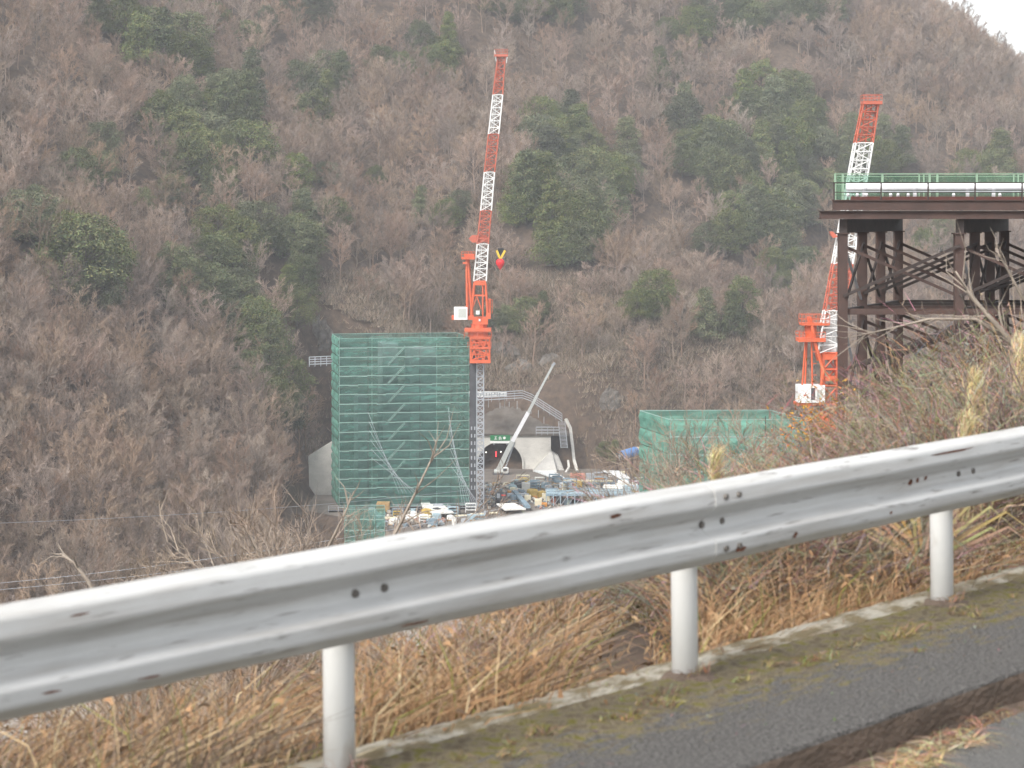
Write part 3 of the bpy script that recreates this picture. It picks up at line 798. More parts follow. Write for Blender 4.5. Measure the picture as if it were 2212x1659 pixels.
# the concrete pier being cast inside it
t = thing('bridge_pier', 'grey concrete bridge pier inside the tall green scaffold', 'bridge pier', loc=(SA[0], SA[1], PADZ))
R3 = Vector((rv.x, rv.y, 0)); B3 = Vector((bv.x, bv.y, 0))
def pq(u, v, w): return R3 * u + B3 * v + Vector((0,0,w))
for (u0, u1, v0, v1, w0, w1, nm) in ((1.5, 24.5, 2, 15, 0, 3.0, 'footing'), (9.0, 12.0, 3.0, 13, 3.0, 32.5, 'column'), (14.5, 19.8, 3.0, 13, 3.0, 31.5, 'column'), (4.0, 6.2, 3.5, 12, 3.0, 22.0, 'column'), (12.0, 14.5, 4.0, 12, 3, 24.0, 'web')):
    mb = MB(); mb.prism([pq(u0, v0, w0), pq(u1, v0, w0), pq(u1, v1, w0), pq(u0, v1, w0)], (0, 0, w1 - w0)); mb.build(nm, M_pier, t)
# base rails of the scaffold platform
t = thing('base_platform', 'low steel working platform with rails under the tall green scaffold', 'platform', loc=(SA[0], SA[1], PADZ))
mb = MB(); mb.prism([pq(-2.4, -3.0, -.9), pq(27.0, -3.0, -.9), pq(27.0, -.3, -.9), pq(-2.4, -.3, -.9)], (0, 0, 0.95)); mb.build('deck', M_brown, t)
for w in (0.45, 0.9, 1.3):
    mb = MB(); mb.tube([pq(-2.4, -3.0, w), pq(27.0, -3.0, w)], 0.05, 5); mb.build('rail', M_galv, t)
for k in range(16):
    mb = MB(); mb.tube([pq(-2.4 + 29.4 * k / 15, -3.0, 0), pq(-2.4 + 29.4 * k / 15, -3.0, 1.3)], 0.05, 5); mb.build('rail_post', M_galv, t)
# guy cables in front of the scaffold
def cable(name, label, a, b, r, m, sag=0.0, group=None, cat='cable', n=14):
    a = Vector(a); b = Vector(b); pts = []
    for i in range(n + 1):
        f = i / n; p = a.lerp(b, f); p.z -= 4 * sag * f * (1 - f); pts.append(p)
    mb = MB(); mb.tube(pts, r, 5)
    return tag(mb.build(name, m, smooth=True), label, cat, group)
for k in range(8):
    f = k / 7
    cable('guy_cable', 'thin grey cable of the slanting bundle right of the green scaffold', P(968 + 6 * f, 880 + 18 * k, 446), P(1000 + 44 * f, 1098 + 3*f, 440), 0.03, M_galv, group='guy cables right of the scaffold')
for k in range(6):
    f = k / 5
    cable('guy_cable', 'thin grey cable of the slanting bundle crossing the middle of the green scaffold', P(795 + 8 * f, 890 + 20 * k, 446), P(862 + 42 * f, 1066, 440), 0.03, M_galv, group='guy cables across the scaffold middle')

rv2 = Vector((1, 0.10)).normalized(); bv2 = Vector((-0.10, 1)).normalized()
pA = P(1440, 905, 278); 
# right scaffold: its left side face shows wide
A2 = P(1448, 905, 276)
scaffold('low green netted scaffold half hidden by bare brush on the right', (A2.x, A2.y), Vector((1, 0.04)).normalized(), Vector((-0.235, 1)).normalized(), 16.5, 13.0, -72.0, -25.6, 22, [0, .35, .7, 1.0], M_netlight, M_netlight)
mb = MB(); mb.prism([(A2.x + 2.0, A2.y + 2, -72.3), (A2.x + 14.5, A2.y + 2.5, -72.3), (A2.x + 12.5, A2.y + 11, -72.3), (A2.x + .5, A2.y + 11, -72.3)], (0, 0, 44.0))
tag(mb.build('bridge_pier', M_pier), 'grey concrete bridge pier inside the low green scaffold on the right', 'bridge pier')
# small netted scaffold below the yard edge, bottom left
A3 = P(745, 1100, 404)
scaffold('short green netted scaffold below the yard edge at the rail', (A3.x, A3.y), Vector((1, 0.05)).normalized(), Vector((-0.05, 1)).normalized(), 7.0, 5.0, -72.2, A3.z, 10, [0, 1.0], M_net, M_netlight)

# ------------------------------------------------------------------ cranes
def lattice(mb, base, top, w0, w1, d0, d1, n, r, right, fwd, rl=None):
    """square lattice column; base/top centres, widths along right, depths along fwd"""
    base = Vector(base); top = Vector(top); rl = rl or r * .6
    def c(f, i):
        w = w0 + (w1 - w0) * f; d = d0 + (d1 - d0) * f
        sx, sy = ((-1,-1),(1,-1),(1,1),(-1,1))[i]
        return base.lerp(top, f) + right * (sx * w / 2) + fwd * (sy * d / 2)
    for i in range(4): mb.tube([c(0, i), c(1, i)], r, 5)
    for k in range(n):
        f0, f1 = k / n, (k + 1) / n
        for i in range(4):
            j = (i + 1) % 4
            a, b = (c(f0, i), c(f1, j)) if k % 2 == 0 else (c(f0, j), c(f1, i))
            mb.tube([a, b], rl, 4, caps=False); mb.tube([c(f1, i), c(f1, j)], rl, 4, caps=False)
            m = c(f0, i).lerp(c(f0, j), .5)
    return mb
XR, YF = Vector((1,0,0)), Vector((0,1,0))
def ring_rail(mb, cx, cy, z, hx, hy, h, r=0.05, n=4):
    for zz in (h * .5, h):
        p = [(cx-hx, cy-hy, z+zz), (cx+hx, cy-hy, z+zz), (cx+hx, cy+hy, z+zz), (cx-hx, cy+hy, z+zz), (cx-hx, cy-hy, z+zz)]
        for a, b in zip(p[:-1], p[1:]): mb.beam(a, b, r)
    for sx in range(n + 1):
        for sy in (-1, 1):
            mb.beam((cx - hx + 2*hx*sx/n, cy + sy*hy, z), (cx - hx + 2*hx*sx/n, cy + sy*hy, z + h), r)
def box_px(mb, x0, x1, y0, y1, Y, d):
    a = P(x0, y1, Y); b = P(x1, y0, Y)
    mb.box((a.x, Y - d/2, a.z), (b.x, Y + d/2, b.z)); return mb
def oct_px(mb, x0, x1, y0, y1, Y):
    """eight-sided drum"""
    a = P(x0, y1, Y); b = P(x1, y0, Y); c = (a.x + b.x) / 2; r = (b.x - a.x) / 2
    mb.tube([(c, Y, a.z), (c, Y, b.z)], r * 1.04, 12); return mb

CY = 452.0
crane = thing('tower_crane', 'tall orange and white luffing tower crane beside the green scaffold', 'crane', loc=(0,0,0))
pb = P(1037.5, 1104, CY)
mb = MB(); lattice(mb, (pb.x, CY, PADZ - .2), P(1037.5, 775, CY), 1.35, 1.35, 1.35, 1.35, 26, 0.13, XR, YF, 0.075); mb.build('mast', M_galv, crane)
a = P(1022.5, 780, CY + 1.6)
mb = MB(); mb.box((a.x - .72, CY + .9, PADZ - .2), (a.x + .72, CY + 2.6, a.z + 1.0)); col = mb.build('mast_column', M_darkcol, crane)
mb = MB()
for k in range(9):
    z = P(0, 930 + k * 16, CY).z
    for dx in (-.35, .3): mb.box((a.x + dx - .12, CY + .86, z), (a.x + dx + .12, CY + .90, z + .7))
mb.build('ladder_cage', M_galv, crane)
# climbing frame
for (y0, y1) in ((776, 783), (748, 753), (726, 732)):
    mb = MB(); box_px(mb, 1015, 1060, y0, y1, CY, 4.2); mb.build('climbing_frame_ring', M_orange, crane)
for (y0, y1) in ((753, 776), (732, 748)):
    z0 = P(0, y1, CY).z; z1 = P(0, y0, CY).z; cx = P(1037.5, 0, CY).x
    mb = MB(); lattice(mb, (cx, CY, z0 - .1), (cx, CY, z1 + .1), 3.7, 3.7, 3.7, 3.7, 2, 0.20, XR, YF, .15)
    for k in range(3):
        u = cx - 1.2 + k * 1.2
        mb.beam((u - .5, CY - 1.9, z0), (u, CY - 1.9, z1), .22); mb.beam((u + .5, CY - 1.9, z0), (u, CY - 1.9, z1), .22)
    mb.build('climbing_frame', M_orange, crane)
cx = P(1036, 0, CY).x
mb = MB(); ring_rail(mb, cx, CY, P(0, 750, CY).z, 2.3, 2.3, 1.1); mb.build('guard_rail', M_orange, crane)
mb = MB(); box_px(mb, 1004, 1061, 708, 715, CY, 5.0); mb.build('ring_platform', M_orange, crane)
mb = MB(); ring_rail(mb, P(1032.5, 0, CY).x, CY, P(0, 731, CY).z, 2.7, 2.6, 1.3); mb.build('guard_rail', M_orange, crane)
mb = MB(); oct_px(mb, 1012, 1054, 715, 727, CY); mb.build('slew_bearing', M_orange, crane, smooth=False)
mb = MB(); oct_px(mb, 1018, 1052, 699, 708, CY); mb.build('slew_drum', M_orange, crane)
mb = MB(); box_px(mb, 1021, 1054, 684, 700, CY, 3.2); mb.build('turntable', M_orange, crane)
mb = MB(); box_px(mb, 976, 1024, 681, 690, CY + .3, 3.4); box_px(mb, 1050, 1060, 676, 688, CY, 3.0); mb.build('machinery_deck', M_orange, crane)
mb = MB(); box_px(mb, 981, 1010, 663, 690, CY - .4, 2.6); cab = mb.build('machine_house', M_white, crane)
mb = MB(); box_px(mb, 990, 1007, 667, 686, CY - 1.72, .05); mb.build('vent_panel', mat('grey_vent', (.5,.52,.48), .6), cab)
mb = MB(); box_px(mb, 1028, 1036, 671, 679, CY - 2.0, .8); mb.build('operator_cab', M_white, crane)
mb = MB(); box_px(mb, 1034, 1038, 689, 694, CY - 1.65, .12); mb.build('name_plate', M_pipe, crane)
# A-frame at the rear
mb = MB()
for (x0, y0, x1, y1, dy) in ((1009.5, 682, 1008, 560, -1.2), (1010.5, 682, 1009, 560, 1.2), (1020, 690, 1010, 556, -1.0), (1021, 690, 1012, 556, 1.0)):
    mb.tube([P(x0, y0, CY) + Vector((0, dy, 0)), P(x1, y1, CY) + Vector((0, dy * .6, 0))], 0.24, 7)
mb.build('rear_frame', M_orange, crane)
mb = MB(); box_px(mb, 997, 1026, 555, 560, CY, 3.0); box_px(mb, 1003, 1024, 548, 556, CY, 1.6); box_px(mb, 1000, 1010, 566, 570, CY, 2.8); mb.build('head_platform', M_orange, crane)
mb = MB(); ring_rail(mb, P(1011.5, 0, CY).x, CY, P(0, 556, CY).z, 1.35, 1.5, 1.1); mb.build('guard_rail', M_orange, crane)
# jib foot
mb = MB()
for dy in (-.9, .9):
    mb.tube([P(1017, 688, CY) + Vector((0, dy, 0)), P(1025, 612, CY) + Vector((0, dy, 0))], .26, 6)
    mb.tube([P(1054, 686, CY) + Vector((0, dy, 0)), P(1049, 612, CY) + Vector((0, dy, 0))], .24, 6)
    mb.tube([P(1043, 686, CY) + Vector((0, dy, 0)), P(1043, 612, CY) + Vector((0, dy, 0))], .17, 6)
    mb.beam(P(1024, 638, CY) + Vector((0, dy, 0)), P(1050, 638, CY) + Vector((0, dy, 0)), .3)
    mb.beam(P(1020, 668, CY) + Vector((0, dy, 0)), P(1030, 640, CY) + Vector((0, dy, 0)), .16)
    mb.beam(P(1040, 668, CY) + Vector((0, dy, 0)), P(1030, 640, CY) + Vector((0, dy, 0)), .16)
mb.build('jib_foot', M_orange, crane)
mb = MB(); box_px(mb, 1023, 1050, 606, 616, CY, 2.3); mb.build('jib_foot_plate', M_orange, crane)
mb = MB(); box_px(mb, 1055, 1060, 645, 676, CY, 1.6); ring_rail(mb, P(1057, 0, CY).x, CY, P(0, 676, CY).z, .6, 1, 2.6, .06); mb.build('access_platform', M_orange, crane)
jy = [607, 527, 455, 372, 290, 205, 122]; jx = [1037, 1043, 1050, 1057.5, 1066.5, 1075.5, 1083.5]; jw = [27, 24, 23, 22, 22, 21, 16]
for k in range(6):
    mb = MB(); lattice(mb, P(jx[k], jy[k], CY), P(jx[k+1], jy[k+1], CY), jw[k] * .0917, jw[k+1] * .0917, jw[k] * .085, jw[k+1] * .085, 6, 0.14, XR, YF, 0.085)
    # inner walkway and pendant lines
    lattice(mb, P(jx[k] - 4, jy[k], CY), P(jx[k+1] - 4, jy[k+1], CY), .55, .5, .6, .5, 9, 0.05, XR, YF, .04)
    mb.build('jib_section', (M_white, M_jibred)[k % 2], crane)
mb = MB(); box_px(mb, 1068, 1097, 118, 123, CY, 2.4); mb.build('jib_head', M_jibred, crane)
mb = MB(); ring_rail(mb, P(1082.5, 0, CY).x, CY, P(0, 118, CY).z, 1.3, 1.1, 1.0, .06, 5); mb.build('guard_rail', M_jibred, crane)
mb = MB(); mb.beam(P(1068, 108, CY - 1.1), P(1072, 132, CY - 1.1), .1); mb.beam(P(1096, 118, CY - 1.1), P(1094, 136, CY - 1.1), .1); mb.build('head_bracket', M_white, crane)
mb = MB(); mb.prism([P(1012, 515, CY - .6), P(1020, 508, CY - .6), P(1052, 508, CY - .6), P(1055, 523, CY - .6), P(1020, 524, CY - .6)], (0, 1.2, 0)); mb.build('jib_winch', M_jibred, crane)
hook = thing('hook_block', 'yellow and black hook block with red ball weight hanging from the jib', 'hook')
hc = P(1082, 0, CY); Hc = lambda x, y: P(x, y, CY)
mb = MB(); mb.tube([Hc(1082, 537), Hc(1083, 125)], .025, 4)
mb.build('hoist_rope', M_darksteel, hook)
mb = MB()
for (x0, y0, x1, y1) in ((1073, 541, 1079, 556), (1091, 541, 1083, 556), (1079, 556, 1083, 558)):
    mb.beam(Hc(x0, y0), Hc(x1, y1), .42, .42)
mb.build('block_frame', M_yellow, hook)
mb = MB(); mb.prism([Hc(1076, 536) + Vector((0,-.2,0)), Hc(1088, 536) + Vector((0,-.2,0)), Hc(1090, 543) + Vector((0,-.2,0)), Hc(1081, 553) + Vector((0,-.2,0)), Hc(1075, 543) + Vector((0,-.2,0))], (0, .4, 0)); mb.build('sheave', M_black, hook)
pts = []; rad = []
for (y, r) in ((558, .12), (560, .5), (563, .78), (567, .86), (571, .78), (576, .5), (581, .2), (583, .04)): pts.append(Hc(1080.5, y)); rad.append(r)
mb = MB(); mb.tube(pts, rad, 14); mb.build('weight_ball', M_redpaint, hook, smooth=True)

# second crane, nearer, behind the steel trestle
DY = 268.0
crane = thing('tower_crane', 'second orange and white crane half hidden behind the brown trestle', 'crane')
J = lambda y: 1880 - (y - 225) * 0.175
def jl(y0, y1, m, w0, w1, n):
    mb = MB(); lattice(mb, P(J(y0), y0, DY), P(J(y1), y1, DY), w0, w1, w0 * .9, w1 * .9, n, .10, XR, YF, .06)
    lattice(mb, P(J(y0) - 2, y0, DY), P(J(y1) - 2, y1, DY), w0 * .33, w1 * .33, .5, .5, n + 3, .045, XR, YF, .035)
    mb.build('jib_section', m, crane)
jl(763, 671, M_white, 2.4, 2.3, 5); jl(671, 570, M_jibred, 2.3, 2.2, 6); jl(570, 440, M_white, 2.2, 2.1, 7); jl(440, 309, M_white, 2.1, 2.0, 7); jl(309, 225, M_jibred, 2.0, 1.75, 5)
mb = MB(); box_px(mb, 1862, 1903, 219, 226, DY, 2.2); mb.build('jib_head', M_jibred, crane)
mb = MB(); ring_rail(mb, P(1882.5, 0, DY).x, DY, P(0, 219, DY).z, 1.1, 1.0, .75, .05, 5); mb.build('guard_rail', M_jibred, crane)
mb = MB(); mb.prism([P(1793, 500, DY-.4), P(1799, 500, DY-.4), P(1812, 512, DY-.4), P(1800, 514, DY-.4), P(1795, 508, DY-.4)], (0, .8, 0)); mb.build('jib_winch', M_jibred, crane)
# white inner panel at jib foot
mb = MB(); mb.prism([P(1786, 690, DY + .2), P(1808, 680, DY + .2), P(1806, 762, DY + .2), P(1778, 762, DY + .2)], (0, .1, 0)); mb.build('jib_foot_guard', M_white, crane)
mb = MB(); box_px(mb, 1729, 1790, 697, 702, DY, 2.4); box_px(mb, 1722, 1780, 729, 737, DY, 3.0); box_px(mb, 1740, 1762, 702, 729, DY, 1.4); mb.build('head_platform', M_orange, crane)
mb = MB(); ring_rail(mb, P(1759, 0, DY).x, DY, P(0, 699, DY).z, 1.65, 1.2, 1.1, .05, 7); mb.build('guard_rail', M_orange, crane)
mb = MB(); ring_rail(mb, P(1751, 0, DY).x, DY, P(0, 731, DY).z, 1.55, 1.5, .8, .05, 7); mb.build('guard_rail', M_orange, crane)
mb = MB()
for (x0, y0, x1, y1, dy, r) in ((1738, 735, 1731, 832, -.8, .11), (1751, 735, 1753, 832, -.8, .11), (1745, 735, 1741, 832, .8, .11), (1748, 684, 1760, 745, -1, .22), (1760, 745, 1777, 800, -1, .22), (1777, 800, 1770, 840, -1, .2), (1748, 684, 1770, 780, 1, .2)):
    mb.tube([P(x0, y0, DY) + Vector((0, dy, 0)), P(x1, y1, DY) + Vector((0, dy, 0))], r, 7)
mb.build('rear_frame', M_orange, crane)
mb = MB()
for y in (760, 785, 810): mb.beam(P(1752, y, DY - .8), P(1764, y, DY - .8), .08)
mb.build('ladder', M_orange, crane)
mb = MB(); box_px(mb, 1721, 1779, 831, 868, DY - .5, 2.6); house = mb.build('machine_house', M_white, crane)
mb = MB(); box_px(mb, 1752, 1761, 838, 864, DY - 1.82, .05); mb.build('door', M_darkcol, house)
mb = MB(); box_px(mb, 1764, 1776, 842, 864, DY - 1.82, .05); mb.build('vent_panel', MATS['grey_vent'], house)
mb = MB(); box_px(mb, 1717, 1812, 868, 874, DY, 3.0); mb.build('machinery_deck', M_orange, crane)
mb = MB(); lattice(mb, P(1793, 868, DY), P(1792, 762, DY), 1.75, 1.6, 1.6, 1.6, 3, .16, XR, YF, .12); box_px(mb, 1776, 1808, 764, 776, DY, 1.8); box_px(mb, 1777, 1810, 812, 822, DY, 1.8); mb.build('jib_foot', M_orange, crane)
mb = MB(); oct_px(mb, 1772, 1814, 874, 900, DY); mb.build('slew_drum', M_orange, crane)
mb = MB(); box_px(mb, 1768, 1818, 900, 930, DY, 2.8); mb.build('climbing_frame', M_orange, crane)
mb = MB(); b0 = P(1793, 928, DY); lattice(mb, (b0.x, DY, -72.6), b0, 1.4, 1.4, 1.4, 1.4, 22, .12, XR, YF, .07); mb.build('mast', M_galv, crane)

# ------------------------------------------------------------------ tunnel portal
PY = 521.0
def px_poly(pts, Y): return [P(x, y, Y) for x, y in pts]
portal = thing('tunnel_portal', 'pale concrete tunnel portal with a dark arched mouth', 'tunnel portal')
zb = PADZ; tc = P(1080, 0, PY).x; TR = 5.1; zs = zb + 1.2
outer = [(P(1018, 0, PY).x, zb), (P(1018, 0, PY).x, P(0, 940, PY).z), (P(1188, 0, PY).x, P(0, 940, PY).z), (P(1196, 0, PY).x, P(0, 965, PY).z), (P(1190, 0, PY).x, zb)]
arch = [(tc + TR, zb)] + [(tc + TR * math.cos(a), zs + TR * math.sin(a)) for a in np.linspace(0, math.pi, 25)] + [(tc - TR, zb)]
mb = MB()
# headwall as a fan of quads between the arch and the outline (front), thickened backwards
front = []
def wall_face(y):
    top = P(0, 940, PY).z; xl, xr = outer[0][0], P(1190, 0, PY).x
    vs = []; fs = []
    cols_ = [xl] + [p[0] for p in arch[::-1]] + [xr]
    cols_ = sorted(set(round(c, 4) for c in cols_))
    for c in cols_:
        if abs(c - tc) < TR - 1e-3: zlow = zs + math.sqrt(max(0, TR*TR - (c - tc)**2))
        else: zlow = zb
        vs += [(c, y, zlow), (c, y, top)]
    for i in range(len(cols_) - 1): fs.append((2*i, 2*i+2, 2*i+3, 2*i+1))
    return vs, fs
vs, fs = wall_face(PY); mb._add(vs, fs); mb.build('headwall', M_conc, portal)
mb = MB()    # lining running into the hill
ring = [(p[0], p[1]) for p in arch]; n = len(ring); vs = []; fs = []
for yy in (PY - .4, PY + 28): vs += [(x, yy, z) for x, z in ring]
for i in range(n - 1): fs.append((i, i+1, n+i+1, n+i))
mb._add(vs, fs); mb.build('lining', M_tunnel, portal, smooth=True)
mb = MB(); mb._add([(x, PY + 28, z) for x, z in ring], [tuple(range(n))]); mb.build('tunnel_face', M_black, portal)  # black end sheet stands in for the shade deeper in the tunnel
mb = MB()    # collar around the mouth
vs = []; fs = []
for r_, yy in ((1.0, PY - .4), (1.07, PY - .4), (1.07, PY + .05)):
    vs += [(tc + (x - tc) * r_, yy, zb + (z - zb) * (1 + (r_ - 1) * .9)) for x, z in ring]
for k in range(2):
    for i in range(n - 1): fs.append((k*n+i, k*n+i+1, (k+1)*n+i+1, (k+1)*n+i))
mb._add(vs, fs); mb.build('mouth_collar', M_conc, portal)
mb = MB(); mb.box((outer[0][0] - .2, PY - .35, P(0, 941.5, PY).z), (P(1190, 0, PY).x + .2, PY + .8, P(0, 937, PY).z)); mb.build('coping', M_shot, portal)
mb = MB(); mb.prism([P(1148, 1023, PY - 6), P(1188, 976, PY - 1.2), P(1192, 976, PY - 1.2), P(1204, 1023, PY - 6)], (0, 5.5, 0)); mb.build('buttress', M_conc, portal)
mb = MB(); mb.prism([P(1190, 975, PY - .6), P(1206, 985, PY - .6), P(1222, 1024, PY - 3), P(1196, 1024, PY - 3)], (0, 3.0, 0)); mb.build('wing_wall', M_conc, portal)
for (x, y, m, w, h) in ((1071.5, 981, 'r', .16, 1.2), (1082, 976, 'w', .25, .2), (1050, 977, 'w', .2, .25)):
    c = P(x, y, PY + 3); mb = MB(); mb.box((c.x - w/2, PY + 3, c.z - h/2), (c.x + w/2, PY + 3.1, c.z + h/2))
    mm = mat('tunnel_lamp_' + m, (1, .05, .06) if m == 'r' else (1, .95, .85), emit=2.2) if 'tunnel_lamp_' + m not in MATS else MATS['tunnel_lamp_' + m]
    mb.build('lamp', mm, portal)
# green sign with white strokes and a white strip under it
sg = thing('portal_sign', 'green sign with white marks above the tunnel mouth', 'sign')
def bx(x0, x1, y0, y1, Y, d, m, nm, par):
    mb = MB(); box_px(mb, x0, x1, y0, y1, Y, d); return mb.build(nm, m, par)
bx(1059, 1102, 940, 952, PY - 1.0, .15, M_sign, 'panel', sg)
bx(1059, 1102, 952.6, 957.6, PY - 1.0, .15, M_white, 'strip', sg)
for (x0, x1, y0, y1) in ((1068.5, 1073, 943, 944), (1070, 1071.5, 944, 948.5), (1067.5, 1074, 948, 949.2), (1077, 1083, 945.2, 946.4), (1079.4, 1080.8, 942.5, 950), (1077.5, 1079, 947.5, 949.5), (1082, 1083.4, 947, 949.5)):
    bx(x0, x1, y0, y1, PY - 1.12, .05, M_white, 'stroke', sg)
mb = MB(); c = P(1089.5, 946, PY - 1.12); mb.tube([(c.x, PY - 1.14, c.z), (c.x, PY - 1.06, c.z)], .32, 14); mb.build('disc', M_white, sg)
bx(1066, 1068, 957, 961, PY - .8, .2, M_galv, 'bracket', sg); bx(1094, 1096, 957, 961, PY - .8, .2, M_galv, 'bracket', sg)
# white banner with dark lettering on the slope walkway
bn = thing('banner', 'long white banner with dark lettering on the walkway above the tunnel', 'banner')
BY = 519.0
bx(1011, 1094.5, 845.5, 857.5, BY, .12, M_white, 'sheet', bn)
rr = random.Random(3)
for k in range(13):
    x = 1014 + k * 6.0
    for j in range(4):
        xx = x + rr.uniform(-1.5, 1.8); yy = 851.3 + rr.uniform(-2.2, 2.2)
        if j % 2: bx(xx - 1.3, xx + 1.3, yy - .35, yy + .35, BY - .1, .06, M_black, 'stroke', bn)
        else: bx(xx - .35, xx + .35, yy - 1.7, yy + 1.7, BY - .1, .06, M_black, 'stroke', bn)
for x in (1020, 1055, 1090): bx(x - .6, x + .6, 845, 880, BY + .2, .1, M_galv, 'post', bn)

# shotcrete face above the portal, leaning back into the slope
NX_, NZ_ = 40, 16; mb = MB(); vs = []; fs = []
rr = random.Random(8)
for i in range(NX_ + 1):
    fx = i / NX_; x = 1010 + 218 * fx
    ytop = 868 - 4 * math.sin(fx * 3) if x < 1145 else 868 + (x - 1145) * .62
    for j in range(NZ_ + 1):
        fz = j / NZ_; y = 941 + (ytop - 941) * fz
        Yd = PY + .6 + 10.0 * fz + rr.uniform(-.35, .35)
        vs.append(P(x, y, Yd))
for i in range(NX_):
    for j in range(NZ_): fs.append((i*(NZ_+1)+j, (i+1)*(NZ_+1)+j, (i+1)*(NZ_+1)+j+1, i*(NZ_+1)+j+1))
mb._add(vs, fs); tag(mb.build('shotcrete_slope', M_shot, smooth=True), 'grey sprayed-concrete slope face above the tunnel portal', 'retaining slope')
for (x, y0, y1) in ((1117, 866, 884), (1147, 879, 894), (1163, 886, 902), (1175, 900, 915), (1100, 868, 880), (1080, 870, 882)):
    mb = MB(); mb.beam(P(x, y0, 523), P(x, y1, 523), .14); tag(mb.build('slope_post', M_galv), 'thin grey post standing below the slope walkway', 'post', 'posts below the slope walkway')
# walkways of scaffold tube across the slope
def walkway(label, pts, w, rails=2, posts_every=2.0, group=None, cat='walkway', up=1.1):
    t = thing('slope_walkway', label, cat, group)
    for a, b in zip(pts[:-1], pts[1:]):
        a = Vector(a); b = Vector(b)
        mb = MB(); mb.beam(a, b, w, .12); mb.build('deck', M_galv, t)
        for k in range(rails):
            h = up * (k + 1) / rails
            for side in (-w/2, w/2):
                mb = MB(); mb.beam(a + Vector((0, side, h)), b + Vector((0, side, h)), .09); mb.build('rail', M_galv, t)
        n = max(1, int((b - a).length / posts_every))
        for k in range(n + 1):
            p = a.lerp(b, k / n); mb = MB()
            for side in (-w/2, w/2): mb.beam(p + Vector((0, side, -.5)), p + Vector((0, side, up)), .08)
            mb.build('rail_post', M_galv, t)
    return t
walkway('grey tube walkway stepping down the slope right of the tunnel', [P(1045, 864, 518), P(1128, 859, 518), P(1147, 866, 518), P(1214, 909, 517)], 1.0, 3, 1.6, up=1.6)
walkway('short level tube walkway beside the stair right of the tunnel', [P(1158, 935, 517), P(1208, 935, 517)], .9, 2, 1.3, up=1.3)
walkway('short tube walkway sticking out left of the tall green scaffold', [P(668, 787, 470), P(718, 785, 470)], .9, 3, 1.0, up=1.5)
for (x0, y0, x1, y1) in ((672, 788, 672, 800), (690, 788, 690, 798)): 
    pass
st = thing('slope_stair', 'steep grey steel stair on the slope right of the tunnel', 'stair')
sa, sb = P(1213, 910, 517), P(1219, 968, 516)
for dx in (-.75, .75):
    mb = MB(); mb.beam(sa + Vector((dx, 0, 0)), sb + Vector((dx, 0, 0)), .12, .2); mb.build('stringer', M_galv, st)
for k in range(20):
    p = sa.lerp(sb, (k + .5) / 20); mb = MB(); mb.beam(p - Vector((.7, 0, 0)), p + Vector((.7, 0, 0)), .3, .08); mb.build('tread', M_galv, st)
# pale concrete channel down the right side
mb = MB()
cp = [P(1222, 905, 523), P(1232, 925, 522), P(1237, 965, 520), P(1240, 995, 518), P(1247, 1018, 515)]
for a, b in zip(cp[:-1], cp[1:]): mb.beam(a, b, .6, .5)
cp = [P(1227, 995, 518), P(1229, 1010, 516), P(1217, 1030, 514)]
for a, b in zip(cp[:-1], cp[1:]): mb.beam(a, b, .45, .4)
tag(mb.build('drain_channel', M_conc), 'pale concrete drain channel running down the slope beside the stair', 'drain')
# concrete wing wall left of the tall scaffold
mb = MB(); mb.prism([P(666, 986, 474), P(716, 955, 474), P(730, 955, 474), P(730, 1085, 474), P(690, 1085, 474), P(668, 1050, 474)], (0, 3, 0))
tag(mb.build('retaining_wall', M_conc), 'pale concrete retaining wall left of the tall green scaffold', 'retaining wall')

# ------------------------------------------------------------------ yard machines and materials
M_creamt = mat('cream_cloth', (0.70, 0.64, 0.48), .9, var=.15, scale=1)
M_bluesteel = mat('blue_grey_steel', (0.22, 0.30, 0.36), .6, var=.25, scale=.6)
M_tan = mat('tan_board', (0.42, 0.27, 0.12), .8, var=.2, scale=1)
M_orangebox = mat('orange_board', (0.58, 0.26, 0.06), .7, var=.15, scale=1)
M_tarp = mat('white_tarp', (0.78, 0.77, 0.72), .7, var=.10, scale=.8, bump=.4, bscale=1.5)
M_pink = mat('faded_red', (0.55, 0.20, 0.15), .7, var=.2)
M_bluepaint = mat('blue_paint', (0.12, 0.28, 0.60), .5, var=.1)
M_tanduct = mat('tan_duct', (0.45, 0.38, 0.27), .8, var=.2)
M_silver = mat('silver_boom', (0.52, 0.54, 0.52), .45, var=.1, metallic=.2)
def yY(y): return 59.5 * F / (y - HY)       # distance of a yard-level point seen at height y
# white crawler crane with raised telescopic boom
ck = thing('mobile_crane', 'white crawler crane with raised grey telescopic boom before the tunnel mouth', 'crane')
KY = 511.0
def cbox(x0, x1, y0, y1, Y, d, m, nm, par, bev=.12):
    mb = MB(); box_px(mb, x0, x1, y0, y1, Y, d); o = mb.build(nm, m, par)
    b = o.modifiers.new('edge', 'BEVEL'); b.width = bev; b.segments = 2
    return o
cbox(1067, 1098, 1014, 1022, KY, 2.6, M_silver, 'upper_body', ck, .3)
cb_ = cbox(1085, 1099, 1009, 1023, KY - 1.0, 1.4, M_white, 'operator_cab', ck, .35)
mb = MB(); box_px(mb, 1087, 1095, 1012, 1018, KY - 1.72, .06); mb.build('window', M_darkcol, cb_)
for dy in (-1.2, 1.2):
    mb = MB(); mb.tube([(P(1064, 0, KY).x, KY + dy, P(0, 1024.5, KY).z), (P(1100, 0, KY).x, KY + dy, P(0, 1024.5, KY).z)], .38, 10); o = mb.build('crawler_track', M_darkcol, ck); 
bp = [(1077, 1014), (1107, 953), (1141, 891), (1163, 848), (1196, 786)]
